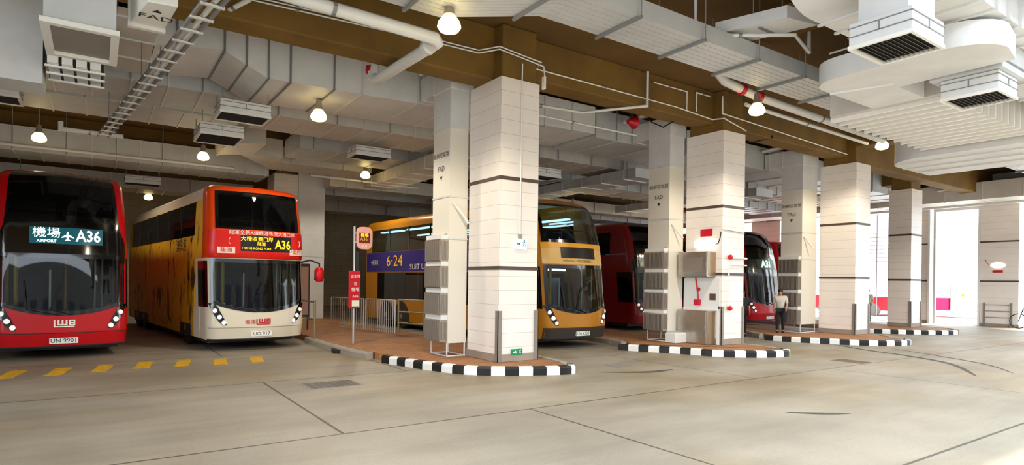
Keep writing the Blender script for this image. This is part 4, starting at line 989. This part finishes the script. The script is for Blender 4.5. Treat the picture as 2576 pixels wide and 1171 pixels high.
plan_duct('curved duct bend above the rear of the orange bus', [(4.4,20.2)] + arc(4.6, 21.4, 1.2, 265, 180, 8)[1:] + [(3.4,23.4)] + arc(4.4,23.4,1.0,180,250,6)[1:] + [(5.4,24.5),(5.4,22.2),(4.4,22.2)], 6.1, 6.75, [((3.5,21.0),(4.4,22.0))], M_warm)
duct('white faced duct behind the curved bend, over the rear column', 5.45, 9.1, 23.3, 25.0, 6.15, 6.75, 1.0, M_warm)
duct('blue grey duct across the back of the left bays', XL-2, 5.6, 25.2, 27.0, 5.9, 6.7, .7, M_metal)
duct('low pale duct beyond the back beam on the left', XL-2, 6.2, 31, 32.6, 5.7, 6.3, 1.0, M_warm)
duct('rear duct over the platform barrier', 8.0, 33.3, 25.1, 26.0, 5.75, 6.3, 1.4, M_warm)
duct('rear cross duct over the gold bus', 8.6, 33.3, 28.2, 30, 5.8, 6.5, 1.2, M_metal)
duct('deep rear duct above the purple side advert', 7.5, 33.3, 33, 34.5, 5.6, 6.2, 1.4, M_warm)
duct('cross duct running back above the deep red bus', 16.2, 17.4, 15.7, 24.4, 5.75, 6.1, 1.2, M_metal, axis='y')
duct('cross duct running back above the gold bus', 9.2, 10.4, 15.7, 24.4, 5.7, 6.1, 1.2, M_warm, axis='y')
duct('cross duct running back from the third riser', 23.6, 24.8, 15.7, 24.4, 5.75, 6.1, 1.2, M_metal, axis='y')
duct('far duct across the gateway wall', 33.6, 35.2, 4, 26, 5.95, 6.75, 1.5, M_warm, axis='y')
# near left group
duct('large blue-white duct end at the left edge', -5.5, -.77, 12.9, 13.7, 5.1, 6.75, 3.0, M_foil, first=1.0)
o = thing('return_air_box', 'framed return air box hanging at the top left', 'air box', (-.2, 10.6, 5.2))
MB().box(-.6, .2, 10.0, 11.4, 5.25, 6.9).build('box', M_metal, o); rods(o, [(-.5,10.2),(.1,11.2)], 6.9)
f = MB(); [f.box(*q) for q in ((-.64,.24,9.96,10.06,5.18,5.25),(-.64,.24,11.34,11.44,5.18,5.25),(-.64,-.54,10.06,11.34,5.18,5.25),(.14,.24,10.06,11.34,5.18,5.25))]; f.build('rim', M_white, o)
MB().box(-.54, .14, 10.06, 11.34, 5.235, 5.25).build('mesh_face', mat('grey mesh', '#8d8882', .6), o)
o = thing('labelled_duct', 'short white duct marked FAD with an arrow at the top left', 'air duct', (.6, 9.8, 5.6))
CQ = [(.54,9.58),(.9,9.52),(.81,10.56),(.37,10.57)]
MB().prism(CQ, 5.6, 6.7, 'z').build('casing', M_white, o, bevel=.01)
e0, e1 = Vector(CQ[3]), Vector(CQ[2]); MB().prism([tuple(e0+Vector((-.02,-.06))), tuple(e1+Vector((.02,-.06))), tuple(e1+Vector((.02,.03))), tuple(e0+Vector((-.02,.03)))], 5.55, 6.72, 'z').build('flange', M_white, o)
cc = (Vector(CQ[0])+Vector(CQ[1])+Vector(CQ[2])+Vector(CQ[3]))/4
L2 = lambda dx, dy: (lambda a, b_: (cc.x + dx + a - .6, cc.y + dy - b_ - 9.8, -.004))
lettering('FAD', .24, M_ink, o, L2(.02, .05)); lettering('▲', .14, M_ink, o, L2(.02, -.2))
o = thing('louvre_duct', 'stub duct with four white slots and dark gaps under the left ceiling', 'air duct', (-.35, 12.4, 5.3))
for i in range(4): x = -.68+.19*i; MB().box(x, x+.145, 12.3, 12.36, 5.32, 5.75).build('slot_panel', M_white, o, bevel=.004)
MB().box(-.7, .08, 12.36, 13.6, 5.34, 6.3).build('casing', M_dark, o)
for i in range(4): x = -.68+.19*i; MB().box(x, x+.15, 12.36, 13.6, 5.31, 5.34).build('underside_strip', M_metal, o)
for y in (12.4, 12.85, 13.3): MB().box(-.72, .1, y, y+.05, 5.28, 5.31).build('cross_bar', M_white, o)
rods(o, [(-.66,12.5),(.04,12.5)], 6.3)
duct('duct behind the cable ladder with access panel underneath', .25, .85, 11.4, 15.2, 6.2, 6.8, 1.1, M_warm, axis='y')
for a in (('box diffuser hanging above the yellow dashes, upper of the near pair', 2.2, 3.25, 14.5, 15.35, 5.5), ('box diffuser just below and behind the upper one, over the red bus', 2.1, 3.1, 16.75, 18.0, 5.45),
          ('box diffuser at the left edge above the red bus', -2.6, -1.35, 16.2, 17.0, 5.55), ('box diffuser above the bus stop pole', 6.6, 7.75, 18.2, 19.0, 5.75),
          ('box diffuser hanging over the gold bus', 11.9, 13.2, 16.3, 17.1, 5.45), ('box diffuser far back above the red bus on the left', .9, 2.1, 27.7, 28.5, 5.5)):
    diffuser(*a)
# cable ladder running back over the buses
o = thing('cable_ladder', 'steel cable ladder running back from the top left towards the red bus', 'cable ladder', (1.46, 7.0, 5.5), R(6.3))
for x in (-.11, .11): MB().box(x-.018, x+.018, 0, 12.2, 0, .06).build('side_rail', M_ribd, o, True)
pr = None
for i in range(22):
    if pr is None: pr = MB().box(-.15, .15, .27, .32, -.02, .01).build('rung', M_rib, o, True)
    else: dup_part(pr, o, (0, .55*i, 0))
MB().tube([(.03,0,.06),(.03,12.2,.06)], .035, 8).build('cable', M_pipe, o, True, smooth=True)
for y in (2, 6, 10):
    for x in (-.15, .15): MB().tube([(x,y,0),(x,y,.65)], .01, 5).build('hanger_rod', M_ribd, o, True)
# cable trunking bank
off = lambda y: [(-2.0, y+1.0), (4.6, y+1.0), (5.9, y), (33.3, y)]
wh = ['nearest the camera', 'second from the near edge', 'third from the near edge', 'fourth, in the middle', 'third from the beam side', 'second from the beam side', 'nearest the beam']
for k in range(7):
    y = 6.96 + .137*k; mb = MB(); w = .125; pts = off(y); z0, z1 = 6.2 + (.0 if k else 0), (6.5 if k == 0 else 6.32)
    rows = []
    for (px, py) in pts: rows.append([(px, py, z0), (px, py+w, z0), (px, py+w, z1), (px, py, z1)])
    mb.grid(rows, closed=True); mb.face(rows[0]); mb.face(rows[-1])
    tag(mb.build('cable_trunking', M_metal), 'long grey cable trunking in the bank over the near floor, ' + wh[k], 'cable trunking', 'parallel cable trunking')
for i in range(19):
    x = 4.0+.0 + 1.6*i; yo = 0 if x > 5.9 else (1.0 if x < 4.6 else 1.0-(x-4.6)/1.3)
    h = thing('strut_hanger', 'dark strut hanger under the trunking bank', 'hanger', (x, 7.4+yo, 6.18), group='strut hangers under the trunking bank')
    if i == 0:
        MB().box(-.025, .025, -.52, .58, -.03, .015).build('strut', M_ribd, h, True); MB().tube([(0,-.5,0),(0,-.5,ZS-6.2)], .012, 5).build('rod', M_ribd, h, True); MB().tube([(0,.56,0),(0,.56,ZS-6.2)], .012, 5).build('rod', M_ribd, h, True); h0 = h
    else:
        for ch in h0.children: dup_part(ch, h)
for i, o_ in enumerate([o_ for o_ in SC.objects if o_.name.startswith('strut_hanger')]): o_['label'] = 'dark strut hanger crossing under the long bank of cable trunking'
# white duct above the nearest column, left of trunking
duct('broad white duct at the top, before the nearest column', -1.0, 5.3, 8.55, 9.3, 6.55, 7.2, 2.2, M_foil, rodz=False)
# near right group
o = thing('air_duct', 'big duct with a rounded heel at the top right', 'air duct', (8, 4, 5.8), group='ceiling ducts')
prof = [(7.9+.75*(1-math.sin(R(a))), 6.55-.75*math.cos(R(a))) for a in range(0, 91, 9)]  # heel
prof = [(7.75, 7.3)] + [(7.75+.85*(1-math.cos(R(a))), 6.65-.85*math.sin(R(a))) for a in range(0, 91, 9)] + [(12.6,5.8),(12.6,6.7),(8.9,6.7),(8.9,7.3)]
MB().prism(prof, 3.2, 4.9, 'y').build('casing', M_foil, o, smooth=True, angle=40)
pr = None
for i in range(8):
    x = 8.9+.48*i
    f = MB(); f.box(x, x+.045, 3.16, 4.94, 5.765, 5.8); f.box(x, x+.045, 3.16, 3.2, 5.8, 6.7)
    if pr is None: pr = f.build('flange', M_rib, o)
    else: dup_part(pr, o, (.48*i, 0, 0))
diffuser('large box diffuser with dark blades at the top right, nearest the camera', 8.2, 9.12, 3.36, 4.12, 5.0, .34, 5.8)
diffuser('box diffuser with dark blades at the right edge, under a tall plenum', 11.72, 12.56, 3.56, 4.36, 5.0, .34, rt=5.344)
o = thing('plenum_box', 'grey plenum box above the right-hand diffuser', 'air box', (12.2, 4, 5.34))
MB().box(11.62, 12.7, 3.48, 4.5, 5.345, 5.78).build('box', M_metal, o, bevel=.01); MB().box(11.6, 12.72, 3.46, 4.52, 5.44, 5.46).build('seam', M_ribd, o)
plan_duct('wide flat duct bend behind the large diffuser at the right', arc(10.75, 5.35, .5, 90, 180, 6) + [(10.25,3.9)] + arc(10.9,3.85,.65,180,270,6) + [(11.55,3.3),(11.58,4.95),(12.6,4.95),(12.6,5.85)], 5.38, 5.74, [((11.0,5.82),(11.3,4.95))], M_foil, rt=5.755)
duct('broad ribbed duct running away on the right', 12.7, 17.6, 4.7, 6.75, 5.42, 6.1, .36, M_warm, rodz=False, rw=.06, ribd=.08, rm=mat('bright flange', '#f1f1ef', .4))
plan_duct('rounded end bend of the broad ribbed duct on the right', [(17.65,4.3),(20.8,4.3),(20.8,8.0)] + arc(18.75, 6.9, 1.1, 90, 180, 8), 5.25, 5.95, [((18.3,4.4),(18.3,7.85)),((19.1,4.4),(19.1,7.98)),((19.9,4.4),(19.9,7.98))], M_foil, rt=6.19)
duct('far ribbed duct beyond the trunking end', 24.4, 33.3, 4.6, 6.6, 5.5, 6.1, 1.1, M_warm, rodz=False)
duct('grey duct at the right edge below the plenum', 13.2, 20, 2.6, 4.2, 5.6, 6.5, 1.2, M_metal, rodz=False)
o = thing('air_duct', 'short pale duct crossing above the trunking at the top right', 'air duct', (10, 6.5, 6.6), group='ceiling ducts')
MB().prism([(9.6,7.3),(10.0,6.1),(10.75,5.95),(10.35,7.35)], 6.6, 6.82, 'z').build('casing', M_foil, o)
MB().box(9.95, 10.6, 6.6, 6.64, 6.57, 6.6).build('flange', M_ribd, o)
rods(o, [(10.05,6.8),(10.5,6.5)], 6.82)

# pipes
def pipe(label, pts, r, m=M_pipe, joints=(), cat='pipe', name='service_pipe', n=12, group='ceiling pipes'):
    o = thing(name, label, cat, pts[0], group=group)
    MB().tube(pts, r, n).build('run', m, o, smooth=True)
    a_, b_ = max(((Vector(p), Vector(q)) for p, q in zip(pts, pts[1:])), key=lambda t: (t[1]-t[0]).length); c_ = a_.lerp(b_, .45); dn = (b_-a_).normalized()*.03
    MB().tube([c_-dn, c_+dn], r+.012, n).build('hanger_clamp', M_ribd, o)
    for (p, ax, mm) in joints: MB().lathe([(0,-.06),(r*1.35,-.06),(r*1.35,.06),(0,.06)], p, ax, n).build('coupling', mm, o, smooth=True)
    return o
pipe('thick white drain pipe turning down behind the first beam, left of the nearest column', [(1.6,9.55,6.2),(4.85,9.55,6.12),(4.95,9.65,6.1),(4.75,11.9,6.0),(4.72,12.05,6.08),(4.7,12.1,7.3)], .105, joints=[((4.9,9.9,6.09),'y',M_pipe),((4.71,12.1,6.25),'z',M_red)])
pipe('thick white drain pipe with red clamps hanging before the second column', [(12.0,9.0,7.2),(12.0,9.0,6.8),(12.15,8.95,6.65),(13.2,8.8,6.45),(19.6,8.8,6.3)], .1, joints=[((12.7,8.88,6.55),'x',M_red),((13.25,8.8,6.45),'x',M_red)])
pipe('second white pipe beside the one with red clamps', [(13.4,9.25,6.4),(19.6,9.25,6.28)], .05)
pipe('white sprinkler drop pipe on the face of the beam between the first two columns', [(11.6,10.87,7.3),(11.6,10.87,6.52),(11.6,10.87,6.42),(10.4,12.0,6.3),(7.6,12.3,6.28)], .035)
pipe('thin white pipe below the sprinkler drop, crossing towards the red siren', [(8.6,12.6,6.2),(13.0,12.6,6.2)], .028)
pipe('thin twin conduit along the first beam, upper line', [(1.0,10.95,6.6),(5.2,10.95,6.72),(6.6,10.95,6.74),(6.9,10.6,6.78),(7.5,10.6,6.72),(7.98,10.6,6.68),(8.1,10.95,6.66)], .016, M_rib, name='conduit', cat='conduit', group='conduits')
pipe('thin twin conduit along the first beam, lower line', [(1.0,10.95,6.54),(5.2,10.95,6.66),(6.6,10.95,6.68),(6.9,10.6,6.72),(7.5,10.6,6.66),(8.05,10.6,6.6),(8.1,10.6,6.3)], .016, M_rib, name='conduit', cat='conduit', group='conduits')
pipe('white conduit on the beam running to the second column and turning across', [(8.1,10.95,6.66),(12.8,10.95,6.62),(14.3,10.93,6.52),(14.38,10.6,6.5),(15.4,10.6,6.3)], .016, M_white, name='conduit', cat='conduit', group='conduits')
pipe('white square conduit loop on the beam left of the second column', [(11.9,10.93,7.1),(13.2,10.93,7.1),(13.2,10.93,6.6)], .016, M_white, name='conduit', cat='conduit', group='conduits')
pipe('white conduit loop nearest the second column', [(13.6,10.93,6.62),(13.6,10.93,7.15),(14.2,10.93,7.15)], .018, M_white, name='conduit', cat='conduit', group='conduits')
pipe('white conduit from the second column towards the third along the beam', [(14.3,10.6,7.1),(14.3,10.6,6.62),(15.5,10.6,6.58),(21.75,10.93,6.5)], .018, M_white, name='conduit', cat='conduit', group='conduits')
pipe('white pipe zigzag at the very top, right of centre', [(8.2,6.0,7.2),(9.4,6.0,7.0),(9.9,5.4,7.0),(10.9,4.95,7.0)], .03, M_pipe)
pipe('white pipe frame hanging above the trunking, right of centre', [(9.15,7.4,7.3),(9.15,7.4,6.5),(10.6,6.3,6.5),(11.6,6.6,6.5),(11.6,6.6,6.9)], .03, M_pipe)
pipe('long thin white pipe crossing diagonally to the top right', [(12.0,6.4,6.5),(12.0,3.0,6.5)], .02, M_pipe)
pipe('pale pipe at the top right corner of the photo', [(12.9,2.4,6.0),(20,2.4,6.0)], .07, mat('beige pipe', '#cbb9a8', .5))
pipe('white drop pipe at the top right corner', [(11.2,2.75,7.3),(11.2,2.75,6.0),(11.3,3.1,5.95)], .035, M_pipe)
pipe('thin pipe bracket at the top left', [(2.0,10.6,7.0),(2.0,10.6,6.4),(1.65,11.3,6.3)], .035, M_pipe)
pipe('thin pipe across the back of the left bays with a lamp below it', [(XL,24.5,5.95),(4.2,24.5,5.95)], .05, M_pipe)
pipe('thin pipe deep over the platform barrier', [(6.6,23.0,5.75),(11,23.0,5.7)], .04, M_pipe)
pipe('white right-angled pipe below the end of the cable ladder', [(-.8,20.0,5.95),(-.8,20.0,5.75),(.6,20.0,5.75)], .06, M_pipe)
pipe('black cable drooping from the beam beside the second riser', [(13.3,11.4,6.44),(13.2,11.75,6.3),(13.1,12.1,6.5),(13.0,12.3,6.9)], .018, M_black, name='drooping_cable', cat='cable', group='drooping cables', n=6)
pipe('black cable drooping from the beam between the second and third columns', [(17.4,11.1,6.7),(17.3,10.97,6.45),(17.0,11.5,6.36),(16.8,12.2,6.55)], .018, M_black, name='drooping_cable', cat='cable', group='drooping cables', n=6)
# red sirens with tube lights next to the risers
def siren(label, x, y, z):
    o = thing('alarm_siren', label, 'siren', (x, y, z), group='red sirens')
    MB().lathe([(0,-.14),(.07,-.14),(.1,-.05),(.16,.06),(.19,.14),(0,.1)], (x,y,z), 'x', 16).build('horn', M_red, o, smooth=True); MB().box(x-.03, x+.03, y-.06, y+.06, z+.1, z+.3).build('mount_bracket', M_dark, o)
def tube_light(label, p, q):
    o = thing('tube_light', label, 'light fitting', p, group='tube light fittings'); P, Q = Vector(p), Vector(q)
    MB().tube([P, Q], .06, 8).build('mounting_tray', M_white, o, smooth=True); d = (Q-P).normalized()
    MB().tube([P+d*.1-Vector((0,0,.07)), Q-d*.1-Vector((0,0,.07))], .025, 8).build('tube', M_pole2, o, smooth=True)
siren('red siren above the elbow of the nearest riser', 6.35, 12.4, 6.95); tube_light('tube light fitting along the elbow of the nearest riser', (6.4,12.0,6.85), (6.4,13.3,6.85))
siren('red siren above the elbow of the second riser', 12.95, 12.75, 6.62); tube_light('tube light fitting along the elbow of the second riser', (13.3,12.0,6.85), (13.3,13.4,6.8))
tube_light('tube light fitting along the elbow of the third riser', (20.5,12.0,6.9), (20.5,13.4,6.85)); tube_light('hanging tube light before the far gateway header', (33.45,11.4,6.55), (33.45,12.5,6.5))

# floodlights: round high-bay lamps, each with its own light
def flood(label, x, y, z, power, col=(1,.88,.7), top=1.2):
    o = thing('high_bay_lamp', label, 'lamp', (x, y, z), group='high bay lamps')
    MB().lathe([(0,.36),(.06,.36),(.075,.2),(.11,.13),(.1,.12),(0,.12)], (x,y,z), 'z', 20).build('ballast_cap', mat('lamp cap', '#9a8f84', .5, .3), o, smooth=True)
    MB().lathe([(0,.12),(.1,.12),(.17,.02),(.19,-.06),(.15,-.12),(.06,-.15),(0,-.15)], (x,y,z), 'z', 20).build('lens', M_lamp, o, smooth=True)
    MB().tube([(x,y,z+.36),(x,y,min(ZS, z+top))], .015, 6).build('hanging_stem', M_ribd, o)
    ld = bpy.data.lights.new('lamp_light', 'SPOT'); ld.energy = power; ld.color = col; ld.shadow_soft_size = .16; ld.spot_size = R(158); ld.spot_blend = .35
    lo = bpy.data.objects.new('lamp_light', ld); COL.objects.link(lo); lo.parent = o; lo.location = (0, 0, -.22)
    return o
PW = 420
flood('brightest lamp, hanging before the nearest column at the drain pipe', 4.57, 8.5, 5.95, PW)
flood('bright lamp hanging before the second column', 12.75, 8.5, 6.0, PW)
flood('lamp hanging before the third column at the trunking end', 20.0, 9.0, 6.25, PW)
flood('lamp under the ducts above the first platform', 4.3, 14.4, 5.74, PW*.8, top=.38)
flood('lamp at the far left above the red bus', -1.4, 22.4, 5.9, PW*.6)
flood('lamp above the front of the orange bus', 2.9, 22.4, 5.9, PW*.6)
flood('lamp above the rear platform, left of the nearest column', 8.5, 22.4, 5.9, PW*.6)
flood('small lamp far behind, upper of the two between the left buses', 2.0, 33.0, 5.6, PW*.35)
flood('small lamp far behind, lower of the two between the left buses', 4.8, 37.5, 5.4, PW*.35)
flood('small lamp seen over the gold bus roof', 18.9, 22.4, 5.5, PW*.5)
flood('lamp near the gateway at the right', 27.5, 7.2, 5.25, PW*.7)
flood('lamp deep in the bay above the deep red bus', 25.5, 22.4, 5.6, PW*.5)

# ------------------------------------------------------------------ sky, sun, camera
w = bpy.data.worlds.new('World'); SC.world = w; w.use_nodes = True; nt = w.node_tree
bg = nt.nodes['Background']; bg.inputs['Color'].default_value = (.80, .90, 1.0, 1); bg.inputs['Strength'].default_value = 4.5
su = bpy.data.lights.new('sun', 'SUN'); su.energy = 5; su.angle = R(2); su.color = (1, .96, .9)
so = bpy.data.objects.new('sun', su); COL.objects.link(so); so.rotation_euler = Vector((-.42, .12, -.9)).to_track_quat('-Z', 'Y').to_euler()
cd = bpy.data.cameras.new('camera'); cam = bpy.data.objects.new('camera', cd); COL.objects.link(cam); SC.camera = cam
cd.sensor_width = 36; cd.sensor_fit = 'HORIZONTAL'; cd.lens = 1525/2576*36; cd.shift_y = (708.1-585.5)/2576; cd.clip_end = 400; cd.clip_start = .05
cam.matrix_world = Matrix.Translation((0,0,1.88)) @ Matrix.Rotation(R(-34.5), 4, 'Z') @ Matrix.Rotation(R(90), 4, 'X') @ Matrix.Rotation(.0133, 4, 'Z')
SC.view_settings.view_transform = 'Standard'; SC.view_settings.look = 'None'; SC.view_settings.gamma = 1; SC.view_settings.exposure = .56
SC.view_settings.use_curve_mapping = False
SC.cycles.use_denoising = True; SC.cycles.max_bounces = 8; SC.cycles.transparent_max_bounces = 12; SC.cycles.sample_clamp_indirect = 8
